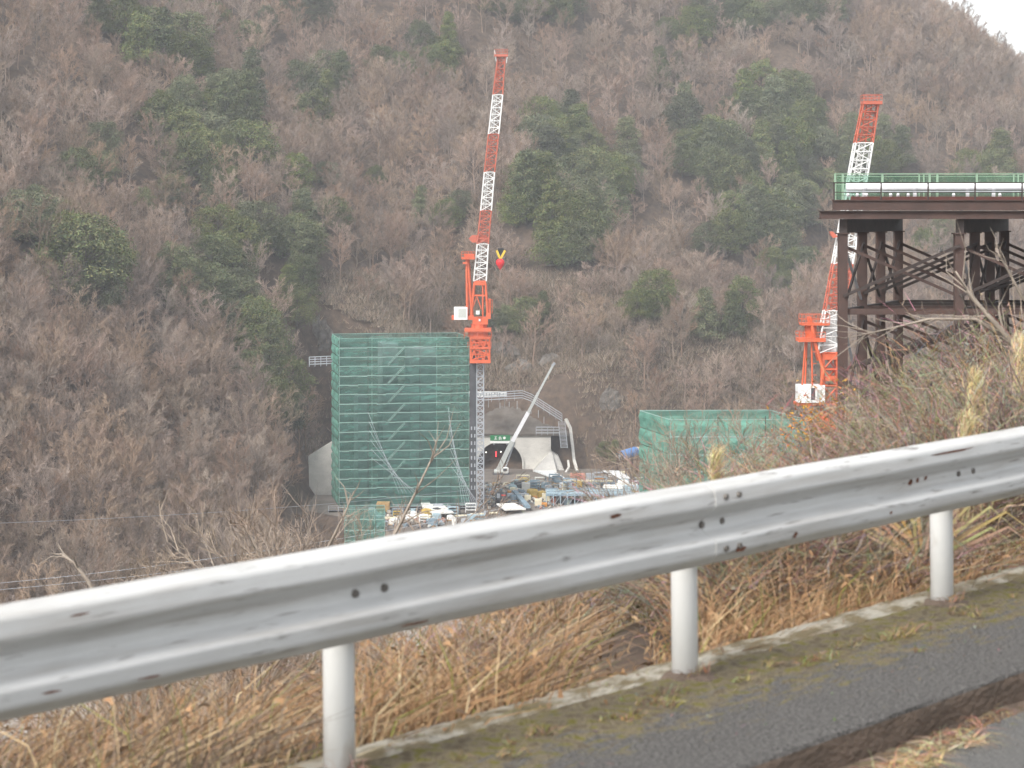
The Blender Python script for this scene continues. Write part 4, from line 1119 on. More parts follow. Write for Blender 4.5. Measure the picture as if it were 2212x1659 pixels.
for k, w in enumerate((1.05, .82, .62, .46)):
    a, b = P(*bp[k], KY - .2 * k), P(*bp[k+1], KY - .2 * (k+1))
    mb = MB(); mb.beam(a - (b - a).normalized() * .5, b, w, w, up=(0,1,0)); mb.build('boom_section', M_silver if k < 1 else M_pipe if k == 1 else M_silver, ck)
mb = MB(); mb.beam(P(1090, 1014, KY), P(1112, 955, KY), .35); mb.build('lift_cylinder', M_galv, ck)
mb = MB(); mb.beam(P(1193, 790, KY - 1), P(1199, 784, KY - 1), .7, .5); mb.build('boom_head', M_galv, ck)
# sheds with white roofs
def shed(label, x0, x1, yr0, yr1, yb, shift):
    t = thing('work_shed', label, 'shed'); Y = yY(yb)
    D = 9.0
    a = P(x0, yb, Y); b = P(x1, yb, Y); top = P(x1, yr1, Y).z
    mb = MB(); mb.prism([(a.x + shift, Y, top), (b.x, Y, top), (b.x - shift * .6, Y + D, top + .5), (a.x, Y + D, top + .5)], (0, 0, .18)); mb.build('roof', M_white, t)
    n = 5
    for k in range(n + 1):
        for d in (.3, D - .3):
            x = a.x + shift * .6 + .2 + (b.x - a.x - shift * .6 - .6) * k / n
            mb = MB(); mb.beam((x, Y + d, PADZ), (x, Y + d, top + .1), .14); mb.build('post', M_bluesteel, t)
    mb = MB(); mb.box((a.x + shift, Y + D * .55, PADZ), (b.x - .4, Y + D * .55 + .1, top - .4)); mb.build('back_wall', M_bluesteel, t)
    mb = MB(); mb.beam((a.x + shift, Y + .2, PADZ + 1.3), (b.x, Y + .2, PADZ + 1.3), .2, .5); mb.build('beam', M_bluesteel, t)
shed('blue-grey open shed with white roof nearest the tunnel mouth', 1153, 1221, 1024, 1034, 1058, 4.0)
shed('open shed with white roof beside the orange box near the green net', 1303, 1362, 1024, 1034, 1056, 3.5)
# sandbags
def bag_mesh():
    mb = MB(); vs = []; n = 10
    for k, (x, r) in enumerate(((-.52, .15), (-.42, .33), (-.15, .42), (.15, .42), (.42, .33), (.52, .15))):
        for i in range(n):
            an = 2*math.pi*i/n; vs.append((x, math.cos(an) * r, math.sin(an) * r * .8 + .3))
    fs = [(k*n+i, k*n+(i+1) % n, (k+1)*n+(i+1) % n, (k+1)*n+i) for k in range(5) for i in range(n)] + [tuple(range(n))[::-1], tuple(range(5*n, 6*n))]
    mb._add(vs, fs); me = mb.mesh('sandbag', True); me.materials.append(M_creamt); return me
BAG = bag_mesh(); rr = random.Random(21)
def bags(x0, x1, y0, y1, n, z, label, group, sc):
    for k in range(n):
        f = (k + .5) / n; y = y0 + (y1 - y0) * f; Y = yY(y)
        o = link('sandbag', BAG); p = P(x0 + (x1 - x0) * f, y, Y)
        o.location = (p.x, Y, z + rr.uniform(-.05, .08)); o.rotation_euler = (0, 0, rr.uniform(-.5, .5)); o.scale = (sc * rr.uniform(.85, 1.15),) * 3
        tag(o, label, 'sandbag', group)
wl = thing('beam_stack', 'stack of blue-grey steel beams carrying the upper row of sandbags', 'steel beams')
yb = yY(1062)
for k in range(5):
    x0, x1 = P(1216, 0, yb).x, P(1338, 0, yb).x
    mb = MB(); mb.box((x0 + k * .35, yb + (k % 2) * .3, PADZ + k * .42), (x1 - k * .2, yb + 1.2, PADZ + k * .42 + .30)); mb.build('beam', M_bluesteel if k != 2 else M_galv, wl)
for k in range(8):
    mb = MB(); x = P(1220 + k * 15, 0, yb).x; mb.beam((x, yb - .1, PADZ), (x, yb - .1, PADZ + 2.3), .12); mb.build('stanchion', M_galv, wl)
BZ = PADZ + 2.0
for k in range(11):
    p = P(1219 + k * 10, 0, yb); o = link('sandbag', BAG); o.location = (p.x, yb + .7, BZ); o.rotation_euler = (0, 0, rr.uniform(-.15, .15)); o.scale = (.95, .95, .85)
    tag(o, 'cream sandbag in the upper row on the steel beams', 'sandbag', 'sandbags on the steel beams')
bags(976, 1076, 1117, 1110, 15, PADZ, 'cream sandbag in the long row before the grey crane mast', 'sandbags before the crane mast', .72)
def crate(label, x0, x1, y0, y1, m, d=2.5, cat='box', name='crate', group=None, ribs=True, bev=.06):
    Y = yY(y1); t = thing(name, label, cat, group)
    o = cbox(x0, x1, y0, y1 + 1, Y + d/2, d, m, 'body', t, bev)
    if ribs:
        a, b = P(x0, y1, Y), P(x1, y0, Y)
        for k in range(4):
            x = a.x + (b.x - a.x) * (k + .5) / 4; mb = MB(); mb.box((x - .06, Y - .07, a.z), (x + .06, Y + .01, b.z)); mb.build('rib', m, t)
    return t
crate('bright orange box between the two white-roofed sheds', 1283, 1304, 1028, 1043, M_orangebox)
crate('pale grey cabinet just left of the orange box', 1266, 1282, 1023, 1044, M_galv)
crate('dull pink crate left of the pale grey cabinet', 1232, 1264, 1024, 1044, M_pink, 4)
crate('peach coloured crate under the blue fan frame', 1341, 1355, 1018, 1032, M_creamt, 2)
crate('white crate right of the peach coloured crate', 1372, 1390, 1032, 1042, M_white, 3)
crate('small white crate behind the orange box', 1314, 1329, 1017, 1030, M_white, 2)
crate('grey concrete block left of the blue-grey shed', 1127, 1145, 1043, 1063, M_conc, 2.5, 'block', 'concrete_block', ribs=False)
crate('tan plywood box beside the white tarpaulin heap', 814, 842, 1085, 1108, M_tan, 3)
for k, (x, y, m, w, h) in enumerate(((1140, 1084, M_creamt, 14, 14), (1156, 1080, M_orangebox, 9, 8), (1163, 1092, M_creamt, 16, 14), (1180, 1082, M_creamt, 18, 16), (1176, 1094, M_orangebox, 12, 8), (1196, 1090, M_pink, 10, 16), (1208, 1084, M_galv, 12, 20), (1152, 1068, M_pink, 12, 10), (1120, 1078, M_creamt, 8, 12), (1100, 1070, M_orangebox, 8, 9), (1108, 1062, M_creamt, 12, 10), (1116, 1048, M_galv, 14, 8), (1096, 1050, M_creamt, 16, 7), (1070, 1050, M_tan, 12, 7), (1226, 1090, M_bluesteel, 16, 12), (1250, 1080, M_bluesteel, 20, 8), (1285, 1074, M_galv, 24, 7), (1320, 1066, M_bluesteel, 20, 9), (1352, 1062, M_galv, 22, 10), (1376, 1056, M_bluesteel, 14, 9))):
    nm = {M_creamt: 'cream', M_orangebox: 'orange-brown', M_pink: 'dull pink', M_galv: 'grey', M_tan: 'tan', M_bluesteel: 'blue-grey'}[m]
    crate('small %s crate stacked among the materials in front of the sheds' % nm, x - w/2, x + w/2, y - h, y, m, 2.2, group='small %s crates in the yard' % nm)
# rough debris on the yard near the tunnel
M_debris = mat('site_debris', (1,1,1), .8, tint=True)
mb = MB(); rr = random.Random(77)
cols = [(.50,.47,.42), (.3,.25,.2), (.55,.54,.5), (.25,.28,.3), (.36,.22,.18), (.6,.57,.5), (.16,.14,.12), (.22,.28,.33), (.36,.31,.25), (.12,.12,.13), (.2,.18,.16)]
def debris(x0, x1, y0, y1, n, smax):
    for k in range(n):
        x = rr.uniform(x0, x1); y = rr.uniform(y0, y1); Y = yY(y); p = P(x, y, Y); s_ = rr.uniform(.15, smax); l = s_ * rr.uniform(.6, 3.0)
        c = rr.choice(cols); a = rr.uniform(0, 3.14)
        u = Vector((math.cos(a) * l / 2, math.sin(a) * l / 2, 0))
        n0 = len(mb.v); mb.beam(Vector((p.x, Y, PADZ + s_ / 2)) - u, Vector((p.x, Y, PADZ + s_ / 2)) + u + Vector((0, 0, rr.uniform(0, .5))), s_, s_ * rr.uniform(.4, 1.1))
        mb.c.extend([c] * (len(mb.v) - n0))
debris(1046, 1150, 1046, 1064, 110, .6); debris(1050, 1220, 1064, 1100, 170, .6); debris(820, 960, 1104, 1140, 170, .6); debris(1220, 1390, 1040, 1090, 160, .5)
stuff(mb.build('site_debris', M_debris), 'scattered timber, offcuts and small materials on the construction yard', 'debris')
# dark truck at the mast foot
tk = thing('parked_truck', 'dark grey truck parked right of the crane mast foot', 'truck')
cbox(1071, 1094, 1064, 1080, yY(1090), 3, M_darkcol, 'body', tk, .2); cbox(1073, 1080, 1066, 1076, yY(1090) - 1.55, .1, M_galv, 'rear_panel', tk, .02)
cbox(1083, 1092, 1068.5, 1071, yY(1090) - 1.6, .1, M_redpaint, 'tail_light', tk, .02)
for dx in (1075, 1089):
    c = P(dx, 1085, yY(1090)); mb = MB(); mb.tube([(c.x, c.y - 1.5, PADZ + .55), (c.x, c.y - 1.1, PADZ + .55)], .55, 14); mb.build('wheel', M_black, tk)
cbox(1070, 1096, 1079, 1083, yY(1090), 2.8, M_darksteel, 'chassis', tk, .05)
# white sheets and tarps
def sheet_heap(name, label, pts, h, seed, m, cat='tarpaulin'):
    """draped sheet over a heap: polygon (view px on the yard) raised in the middle"""
    rr = random.Random(seed); base = []
    for (x, y) in pts: Y = yY(y); base.append(Vector((P(x, y, Y).x, Y, PADZ + .05)))
    c = sum(base, Vector()) / len(base); mb = MB(); vs = []; n = len(base) * 3; R_ = 5
    per = [base[i // 3].lerp(base[(i // 3 + 1) % len(base)], (i % 3) / 3) for i in range(n)]
    for r in range(R_ + 1):
        f = r / R_
        for p in per:
            q = p.lerp(c, f * .96); q.z += h * (1 - (1 - f) ** 2) + (rr.uniform(-.18, .18) * h * .5 if r else 0)
            vs.append(q)
    fs = [(r*n+i, r*n+(i+1) % n, (r+1)*n+(i+1) % n, (r+1)*n+i) for r in range(R_) for i in range(n)] + [tuple(range(R_*n, R_*n+n))]
    mb._add(vs, fs); return tag(mb.build(name, m), label, cat)
sheet_heap('tarpaulin', 'crumpled off-white tarpaulin heap at the foot of the green scaffold', [(834, 1094), (886, 1094), (890, 1080), (850, 1078)], 2.4, 4, M_tarp)
mb = MB(); Y = yY(1118)
def yp(x, y): q = yY(y); return Vector((P(x, y, q).x, q, PADZ + .9))
mb.prism([yp(935, 1120), yp(980, 1118), yp(955, 1100), yp(930, 1100), yp(926, 1092), yp(908, 1092), yp(912, 1106)], (0, 0, .25))
tag(mb.build('white_slab', M_tarp), 'white L-shaped sheeted slab left of the sandbag row', 'slab')
mb = MB(); mb.prism([yp(1090, 1112), yp(1136, 1110), yp(1112, 1098), yp(1072, 1099)], (0, 0, .25)); tag(mb.build('white_slab', M_tarp), 'white sheeted slab right of the crane mast foot', 'slab')
mb = MB(); mb.beam(yp(1112, 1070), yp(1140, 1104), 1.0, .5); tag(mb.build('steel_ramp', M_bluesteel), 'dark blue sloping steel ramp behind the white slab', 'ramp')
mb = MB(); mb.beam(P(800, 1100, 424), P(832, 1132, 420), 1.1, .8); mb.beam(P(812, 1140, 420), P(832, 1108, 420), .5, .5); tag(mb.build('steel_ramp', M_galv), 'grey sloping steel beam at the yard edge below the tan box', 'ramp')

# raised steel work deck crowded with materials, between the sheds and the rail
M_paleblue = mat('pale_blue_paint', (0.36, 0.47, 0.52), .6, var=.2, scale=.6)
M_mustard = mat('mustard_paint', (0.55, 0.38, 0.10), .6, var=.2, scale=.8)
wd_ = thing('work_deck', 'raised pale blue steel work deck with rails in the middle of the yard', 'platform')
DYk = yY(1092); za = PADZ + 2.0
xa, xb = P(1180, 0, DYk).x, P(1396, 0, DYk).x
for k in range(5):
    mb = MB(); y_ = DYk + k * 2.2; mb.box((xa, y_, za), (xb, y_ + 2.1, za + .25)); mb.build('deck_panel', M_paleblue if k % 2 else M_bluesteel, wd_)
for k in range(15):
    x = xa + (xb - xa) * k / 14
    mb = MB(); mb.beam((x, DYk + .1, PADZ), (x, DYk + .1, za + 1.2), .14); mb.build('post', M_paleblue, wd_)
    mb = MB(); mb.beam((x, DYk + .1, PADZ + .1), (x + (xb - xa) / 14, DYk + .1, za), .1); mb.build('brace', M_galv, wd_) if k < 14 else None
for h in (.6, 1.15):
    mb = MB(); mb.beam((xa, DYk + .1, za + h), (xb, DYk + .1, za + h), .1); mb.build('rail', M_paleblue, wd_)
rr = random.Random(314)
PAL = [(M_paleblue, 'pale blue'), (M_white, 'white'), (M_creamt, 'cream'), (M_mustard, 'mustard yellow'), (M_bluesteel, 'blue-grey'), (M_bluesteel, 'blue-grey'), (M_galv, 'grey'), (M_galv, 'grey'), (M_darkcol, 'dark grey'), (M_tarp, 'off-white')]
def bundle(x, y, z, m, nm, kind, sc):
    Y = yY(y); p = P(x, y, Y); 
    if kind == 'pipes':
        t = thing('pipe_bundle', 'bundle of %s pipes lying among the yard materials' % nm, 'pipes', '%s pipe bundles in the yard' % nm); t.location = (p.x, Y, z)
        for r in range(2):
            for c in range(4 - r):
                mb = MB(); yy = (c + r * .5) * .42; mb.tube([(-1.9 * sc, yy, .2 + r * .36), (1.9 * sc, yy, .2 + r * .36)], .19, 8); mb.build('pipe', m, t)
        t.rotation_euler = (0, 0, rr.uniform(-.4, .4))
    elif kind == 'drum':
        t = thing('drum', '%s steel drum standing in the yard' % nm, 'drum', '%s drums in the yard' % nm); t.location = (p.x, Y, z)
        mb = MB(); mb.tube([(0,0,0), (0,0,.3), (0,0,.31), (0,0,.6), (0,0,.61), (0,0,.9)], [.32, .32, .345, .345, .32, .32], 14); mb.build('body', m, t, smooth=False)
        t.scale = (1.5, 1.5, 1.5)
    elif kind == 'rack':
        t = thing('steel_rack', '%s steel frame rack standing in the yard' % nm, 'rack', '%s racks in the yard' % nm); t.location = (p.x, Y, z)
        for i in (-1, 1):
            for j in (-1, 1): mb = MB(); mb.beam((i * 1.1 * sc, j * .6, 0), (i * 1.1 * sc, j * .6, 1.9 * sc), .13); mb.build('post', m, t)
        for h in (.5, 1.2, 1.85): mb = MB(); mb.box((-1.1 * sc, -.6, h * sc), (1.1 * sc, .6, h * sc + .12)); mb.build('shelf', m, t)
    else:
        t = thing('pallet_load', '%s sheeted load on a pallet in the yard' % nm, 'pallet', '%s pallet loads in the yard' % nm); t.location = (p.x, Y, z)
        mb = MB(); mb.box((-.9 * sc, -.7, 0), (.9 * sc, .7, .16)); mb.build('pallet', M_tan, t)
        mb = MB(); n = 8; vs = []
        for (r_, h) in ((1, .16), (1, .9), (.9, 1.2), (.4, 1.32)):
            for i in range(n): an = 2*math.pi*(i+.5)/n; q = 1.18 if i % 2 else 1.0; vs.append((math.cos(an) * r_ * .85 * sc * q, math.sin(an) * r_ * .65 * q, h * sc + rr.uniform(-.05, .05)))
        mb._add(vs, [(k*n+i, k*n+(i+1) % n, (k+1)*n+(i+1) % n, (k+1)*n+i) for k in range(3) for i in range(n)] + [tuple(range(3*n, 4*n))]); mb.build('load', m, t)
for i in range(58):
    m, nm = rr.choice(PAL); kind = rr.choice(['pipes', 'drum', 'rack', 'load', 'load'])
    x = rr.uniform(1100, 1390); y = rr.uniform(1046, 1086); bundle(x, y, PADZ + .1 if y < 1064 or x < 1175 else za + .25, m, nm, kind, rr.uniform(.8, 1.3))
for i in range(26):
    m, nm = rr.choice(PAL); kind = rr.choice(['pipes', 'drum', 'rack', 'load', 'load'])
    bundle(rr.uniform(835, 1075), rr.uniform(1104, 1138), PADZ + .1, m, nm, kind, rr.uniform(.7, 1.2))
# blue ventilation fan on a brown frame
vf = thing('ventilation_fan', 'blue ventilation fan with tan duct on a brown steel frame', 'fan'); VY = 500.0
mb = MB(); mb.tube([P(1339, 985, VY - 2), P(1372, 975, VY + 2.5)], 1.05, 18, caps=False); mb.build('housing', M_bluepaint, vf, smooth=True)
mb = MB(); mb.tube([P(1340, 984.7, VY - 1.9), P(1341, 984.4, VY - 1.7)], 1.02, 18); mb.build('intake', M_black, vf)
mb = MB()
for k in range(4):
    a = k * math.pi / 4; c = P(1338.5, 985.2, VY - 2.02); d = Vector((math.cos(a), 0, math.sin(a))) * .95; mb.beam(c - d, c + d, .08)
mb.tube([P(1338, 985.3, VY - 2.05), P(1339, 985, VY - 1.9)], .25, 10); mb.build('grille', M_galv, vf)
mb = MB(); mb.tube([P(1371, 975.2, VY + 2.4), P(1384, 973, VY + 4), P(1400, 973, VY + 6)], [1.0, .85, .5], 14); mb.build('duct', M_tanduct, vf, smooth=True)
for (x, Y) in ((1334, VY - 2), (1352, VY - 2), (1366, VY + 1), (1376, VY + 1)):
    mb = MB(); p = P(x, 994, Y); mb.beam((p.x, Y, PADZ), (p.x, Y, p.z + .5), .35); mb.build('leg', M_brown, vf)
mb = MB(); mb.beam(P(1333, 996, VY - 2), P(1353, 996, VY - 2), .35); mb.beam(P(1352, 996, VY - 2), P(1377, 992, VY + 1), .35); mb.beam(P(1366, 1012, VY + 1), P(1376, 1012, VY + 1), .25); mb.build('cross_beam', M_brown, vf)

# ------------------------------------------------------------------ steel trestle on the right
TY = 100.0
tr = thing('steel_trestle', 'brown steel trestle pier bridge with handrail on the right', 'bridge')
px = .0203
XE = 2620
def tb(x0, x1, y0, y1, Y0, Y1, m, nm):
    xo = .42 * max(0, (Y0 - TY) if Y1 - Y0 < 2 else 9.6); a = P(x0, y1, TY); b = P(x1, y0, TY); mb = MB(); mb.box((a.x + xo, Y0, a.z), (b.x, Y1, b.z)); return mb.build(nm, m, tr)
tb(1800, XE, 433, 452.6, TY, TY + .3, M_brown, 'fascia_girder'); tb(1799, XE, 431.5, 433.5, TY - .08, TY + .35, M_brown, 'girder_flange'); tb(1799, XE, 452, 454, TY - .08, TY + .35, M_brown, 'girder_flange')
tb(1772, XE, 456.5, 472, TY - .1, TY + .3, M_brown, 'lower_beam'); tb(1771, XE, 455, 457, TY - .22, TY + .45, M_darksteel, 'beam_flange'); tb(1771, XE, 471, 473, TY - .22, TY + .45, M_brown, 'beam_flange')
tb(1802, XE, 434, 440, TY + .36, TY + 10, M_darksteel, 'deck_slab')
tb(1826, XE, 424, 433, TY + .9, TY + 1.0, mat('red_brown_board', (.12, .045, .038), .8, var=.2), 'kick_board')
for k in range(5): tb(1800, XE, 441, 452, TY + 2 + k * 1.9, TY + 2.3 + k * 1.9, M_darksteel, 'stringer')
tb(1800, XE, 456, 471, TY + 9.6, TY + 10, M_darksteel, 'lower_beam')
for k in range(9):
    x = 1802 + k * 101.6; tb(x - 2, x + 2, 394, 432, TY + .06, TY + .14, M_darksteel, 'rail_post')
tb(1800, XE, 393.5, 396, TY + .05, TY + .15, M_darksteel, 'handrail'); tb(1800, XE, 414.5, 416.3, TY + .07, TY + .13, M_darksteel, 'middle_rail'); tb(1800, XE, 421, 422, TY + .08, TY + .12, M_darksteel, 'middle_rail')
gf = thing('green_fence', 'light green mesh fence along the trestle deck behind the white pipe', 'fence')
M_gmesh = net_material('green_mesh', (0.20, 0.31, 0.21), 0.26)
GYf = TY + 2.6
def gb(x0, x1, y0, y1, d, m, nm):
    a = P(x0, y1, GYf); b = P(x1, y0, GYf); mb = MB(); mb.box((a.x, GYf - d/2, a.z), (b.x, GYf + d/2, b.z)); return mb.build(nm, m, gf)
for k in range(8):
    x = 1804 + k * 102
    gb(x - 2.2, x + 2.2, 375, 433, .09, M_greenrail, 'post'); gb(x + 3, x + 99, 378, 432, .01, M_gmesh, 'mesh_panel')
    if k % 2 == 0: gb(x + 14, x + 19, 377, 433, .06, M_greenrail, 'gate_post')
    else: gb(x + 78, x + 81, 377, 433, .06, M_greenrail, 'gate_post'); gb(x + 88, x + 91, 377, 433, .06, M_greenrail, 'gate_post')
gb(1802, XE, 374.6, 376.6, .07, M_greenrail, 'top_rail'); gb(1802, XE, 381, 382, .05, M_greenrail, 'top_rail'); gb(1802, XE, 398, 399, .05, M_greenrail, 'middle_rail')
wp = thing('water_pipe', 'white pipe with flanges lying on the trestle deck', 'pipe')
zc_ = P(0, 404, TY + 1.4).z
a = P(1828, 404, TY + 1.4); b = P(XE, 404, TY + 1.4)
mb = MB(); mb.tube([a, b], .165, 16); mb.build('pipe', M_pipe, wp, smooth=True)
for x in (1866, 1976, 2090, 2146, 2260):
    p = P(x, 404, TY + 1.4); mb = MB(); mb.tube([(p.x - .06, p.y, p.z), (p.x + .06, p.y, p.z)], .20, 16); mb.build('flange', M_pipe, wp, smooth=False)
    mb = MB(); mb.beam((p.x, p.y, p.z - .2), (p.x, p.y, P(0, 433, TY + 1.4).z), .14); mb.build('support', M_pipe, wp)
for x in (1832, 1852, 1872, 1924, 1940, 1962, 2060, 2160, 2240):
    p = P(x, 421, TY + 1.1); mb = MB(); mb.tube([(p.x, p.y, p.z - .08), (p.x, p.y, p.z + .02), (p.x, p.y, p.z + .08)], [.07, .075, .04], 10); mb.build('valve', M_pipe, wp, smooth=True)
p = P(1900, 412, TY + 1.15); mb = MB(); mb.tube([P(1828, 414, TY + 1.15), P(XE, 414, TY + 1.15)], .03, 6); mb.build('small_pipe', M_galv, wp)
# bents: four columns each, set back along the deck
def gz(x, y): return float(H(x, y)) - .5
BX = [P(1823, 0, TY).x, P(2075, 0, TY).x, P(2327, 0, TY).x]
ROW = [(0, 0), (1.35, 3.2), (2.7, 6.4), (4.07, 9.6)]
cz = P(0, 506, TY).z; dz_ = P(0, 473, TY).z
def hbeam(a, b, w, h, m, nm, up=(0,1,0)):
    mb = MB(); a = Vector(a); b = Vector(b); d = (b - a).normalized(); u = Vector(up)
    s_ = d.cross(u).normalized(); t_ = s_.cross(d).normalized()
    mb.beam(a, b, w * .12, h, up=up)
    for q in (-1, 1): mb.beam(a + t_ * q * h * .47, b + t_ * q * h * .47, w, h * .08, up=up)
    return mb.build(nm, m, tr)
for bi, x in enumerate(BX):
    for ri, (ox, oy) in enumerate(ROW):
        cxp, cyp = x + ox, TY + .4 + oy
        mb = MB(); mb.box((cxp - .2, cyp - .21, gz(cxp, cyp)), (cxp + .2, cyp - .18, cz)); mb.box((cxp - .2, cyp + .18, gz(cxp, cyp)), (cxp + .2, cyp + .21, cz)); mb.box((cxp - .02, cyp - .18, gz(cxp, cyp)), (cxp + .02, cyp + .18, cz)); mb.box((cxp - .19, cyp - .1, gz(cxp, cyp)), (cxp - .15, cyp + .1, cz)); mb.build('column', M_brown, tr)
        mb = MB(); mb.box((cxp - .28, cyp - .28, cz), (cxp + .28, cyp + .28, cz + .06)); mb.build('cap_plate', M_brown, tr)
    a = Vector((x, TY + .2, cz + .36)); b = Vector((x + ROW[3][0] + .1, TY + .4 + ROW[3][1] + .3, cz + .36))
    mb = MB(); mb.beam(a, b, .36, .60); mb.build('cap_beam', M_darksteel, tr)
    for zz in (P(0, 674, TY).z, P(0, 674, TY).z - 5):
        mb = MB(); mb.beam((x, TY + .4, zz), (x + ROW[3][0], TY + .4 + ROW[3][1], zz), .22, .25); mb.build('cross_strut', M_darksteel, tr)
    # cross braces within the bent
    for (z0, z1) in ((cz - .3, P(0, 660, TY).z), (P(0, 690, TY).z, P(0, 690, TY).z - 4), (P(0, 690, TY).z - 4.6, P(0, 690, TY).z - 9)):
        for i in range(3):
            p0 = Vector((x + ROW[i][0], TY + .4 + ROW[i][1], 0)); p1 = Vector((x + ROW[i+1][0], TY + .4 + ROW[i+1][1], 0))
            mb = MB(); mb.beam(p0 + Vector((0, 0, z0)), p1 + Vector((0, 0, z1)), .10, .10); mb.build('brace', M_galv if i == 0 else M_darksteel, tr)
            mb = MB(); mb.beam(p0 + Vector((.1, 0, z1)), p1 + Vector((.1, 0, z0)), .10, .10); mb.build('brace', M_darksteel, tr)
for bi in range(2):
    for ri, (ox, oy) in enumerate(ROW):
        x0, x1 = BX[bi] + ox, BX[bi+1] + ox; yv = TY + .4 + oy
        for (za, zb_) in ((P(0, 640, TY).z, P(0, 530, TY).z), (P(0, 800, TY).z, P(0, 700, TY).z), (P(0, 960, TY).z, P(0, 860, TY).z)):
            mb = MB(); mb.beam((x0, yv - .3, za), (x1, yv - .3, zb_), .10, .13); mb.build('brace', M_darksteel, tr)
            mb = MB(); mb.beam((x0, yv + .3, zb_), (x1, yv + .3, za), .10, .13); mb.build('brace', M_brown, tr)
        for y in (674, 840, 1000):
            mb = MB(); z = P(0, y, TY).z; mb.box((x0 + .2, yv - .1, z - .13), (x1 - .2, yv + .1, z + .13)); mb.build('horizontal_strut', M_brown if ri < 2 else M_darksteel, tr)

# ------------------------------------------------------------------ overhead wires across the valley
for k, (y0, y1, sag, which) in enumerate(((1122, 985, 0.9, 'upper'), (1258, 1085, 0.5, 'middle'), (1272, 1118, 0.4, 'lower'))):
    WY = 120.0
    cable('overhead_wire', '%s of the three thin overhead wires crossing the valley on the left' % which, P(-120, y0 + 12, WY), P(1520 if k == 0 else 1150, y1, WY + 60 if k == 0 else WY), 0.012, M_galv, sag, cat='wire', n=30)

# ------------------------------------------------------------------ near bank vegetation
BRN = [(.34,.205,.11), (.28,.165,.09), (.38,.26,.15), (.21,.14,.09), (.43,.32,.20), (.25,.19,.145)]
STRAW = [(.52,.41,.24), (.46,.35,.2), (.58,.48,.3)]
GRN = [(.22,.23,.06), (.15,.16,.05)]
rr = random.Random(99)
inv = RF.inverted()
def local_ground(a, s_):
    w = RF @ Vector((a, s_, 0)); return float(H(w.x, w.y)) - w.z
LG = {}
def lg(a, s_):
    k = (round(a * 4), round(s_ * 4))
    if k not in LG: LG[k] = local_ground(k[0] / 4, k[1] / 4)
    return LG[k]
def n2(x, y): return float(vnoise(np.array([x]), np.array([y]))[0])
mb = MB()
for i in range(52000):
    s_ = 0.20 + 5.2 * rr.random() ** 1.4; a = rr.uniform(-1.0, 19.5)
    if abs(a - (5.68 + .99 * s_)) < 0.24 + .03 * s_ and s_ > .4 and rr.random() < .94: continue
    if abs(a - (7.45 + 1.32 * s_)) < 0.30 and s_ > .55 and rr.random() < .94: continue
    nn = n2(a * 1.3, s_ * 1.6) ; n3 = n2(a * .55 + 9, s_ * .8)
    if rr.random() < 0.25 and nn < -.35: continue
    low = abs(a - (7.55 + 1.32 * s_)) < .45
    h = (0.26 + .34 * (n3 * .5 + .5) + .10 * s_) * rr.uniform(.5, 1.2) * (.45 if low else 1)
    if a < 7.3: h *= 1.12
    if a > 11.8: h *= 1.0 + .25 * min(2, a - 11.8)
    z = lg(a, s_) - .02
    n4 = n2(a * .9 + 31, s_ * 1.1 + 5) + .35 * rr.gauss(0, 1)
    pal = BRN[:3] if n4 > .1 else ([BRN[1], BRN[3], BRN[5], (.17,.11,.075)] if n4 > -.45 else [(.2,.16,.125), (.14,.105,.08), BRN[5], BRN[4]])
    q = rr.random()
    if q < .04 + .06 * (n3 > .35): pal = STRAW
    elif q > .955 or (nn > .55 and q > .8): pal = GRN
    c = rr.choice(pal); g = rr.uniform(.7, 1.25); c = tuple(v * g for v in c)
    la = rr.gauss(.75, .8); ls = rr.gauss(-.05, .6)
    d1 = Vector((la * .5, ls * .5, 1)).normalized(); d2 = Vector((la * 1.7, ls * 1.5, .55)).normalized()
    p = Vector((a, s_, z)); m_ = p + d1 * h * .55
    mb.ribbon([p, m_, m_ + d2 * h * .6], rr.uniform(.006, .014), 0.0, col=c)
    if i % 3 != 1:    # withered leaves caught in the stems
        t_ = rr.uniform(.3, 1.0); q_ = p.lerp(m_ + d2 * h * .5, t_); L_ = rr.uniform(.010, .028)
        e = Vector((rr.gauss(0, 1), rr.gauss(0, 1), rr.gauss(0, .7))).normalized()
        g = rr.uniform(.7, 1.3); c = tuple(v * g for v in rr.choice(BRN[:4]))
        mb.ribbon([q_, q_ + e * L_, q_ + e * L_ * 1.8 + Vector((0, 0, -L_ * .4))], L_ * .9, L_ * .2, col=c)
o = mb.build('dry_grass', M_brush); road_obj(o); stuff(o, 'matted orange-brown dry grass and vines behind the guardrail', 'dry grass')
# withered tufts and litter along the coping, the pavement and the kerb
mb = MB()
def tuft(a, s_, z, n, h, pal, lie=0.4):
    for k in range(n):
        p = Vector((a + rr.gauss(0, h * .35), s_ + rr.gauss(0, h * .22), z)); c = tuple(v * rr.uniform(.7, 1.2) for v in rr.choice(pal))
        d = Vector((rr.gauss(.3, .7), rr.gauss(0, .6), 1 - lie)).normalized(); l = h * rr.uniform(.4, 1.1)
        mb.ribbon([p, p + d * l * .5 + Vector((0, 0, .01)), p + d * l + Vector((d.x * l * .4, d.y * l * .3, -.25 * l * lie))], rr.uniform(.003, .007), 0, col=c)
for k in range(120):
    a = rr.uniform(3, 15); tuft(a, rr.choice([-.17, -.2, .12, -.28]) + rr.gauss(0, .03), .01, rr.randint(14, 40), rr.uniform(.03, .09), [(.30,.24,.14), (.22,.17,.10), (.2,.19,.06), (.36,.29,.17), (.16,.12,.08)], .55)
for pa in posts: tuft(pa, -.06, .03, 40, .09, BRN + STRAW, .5)
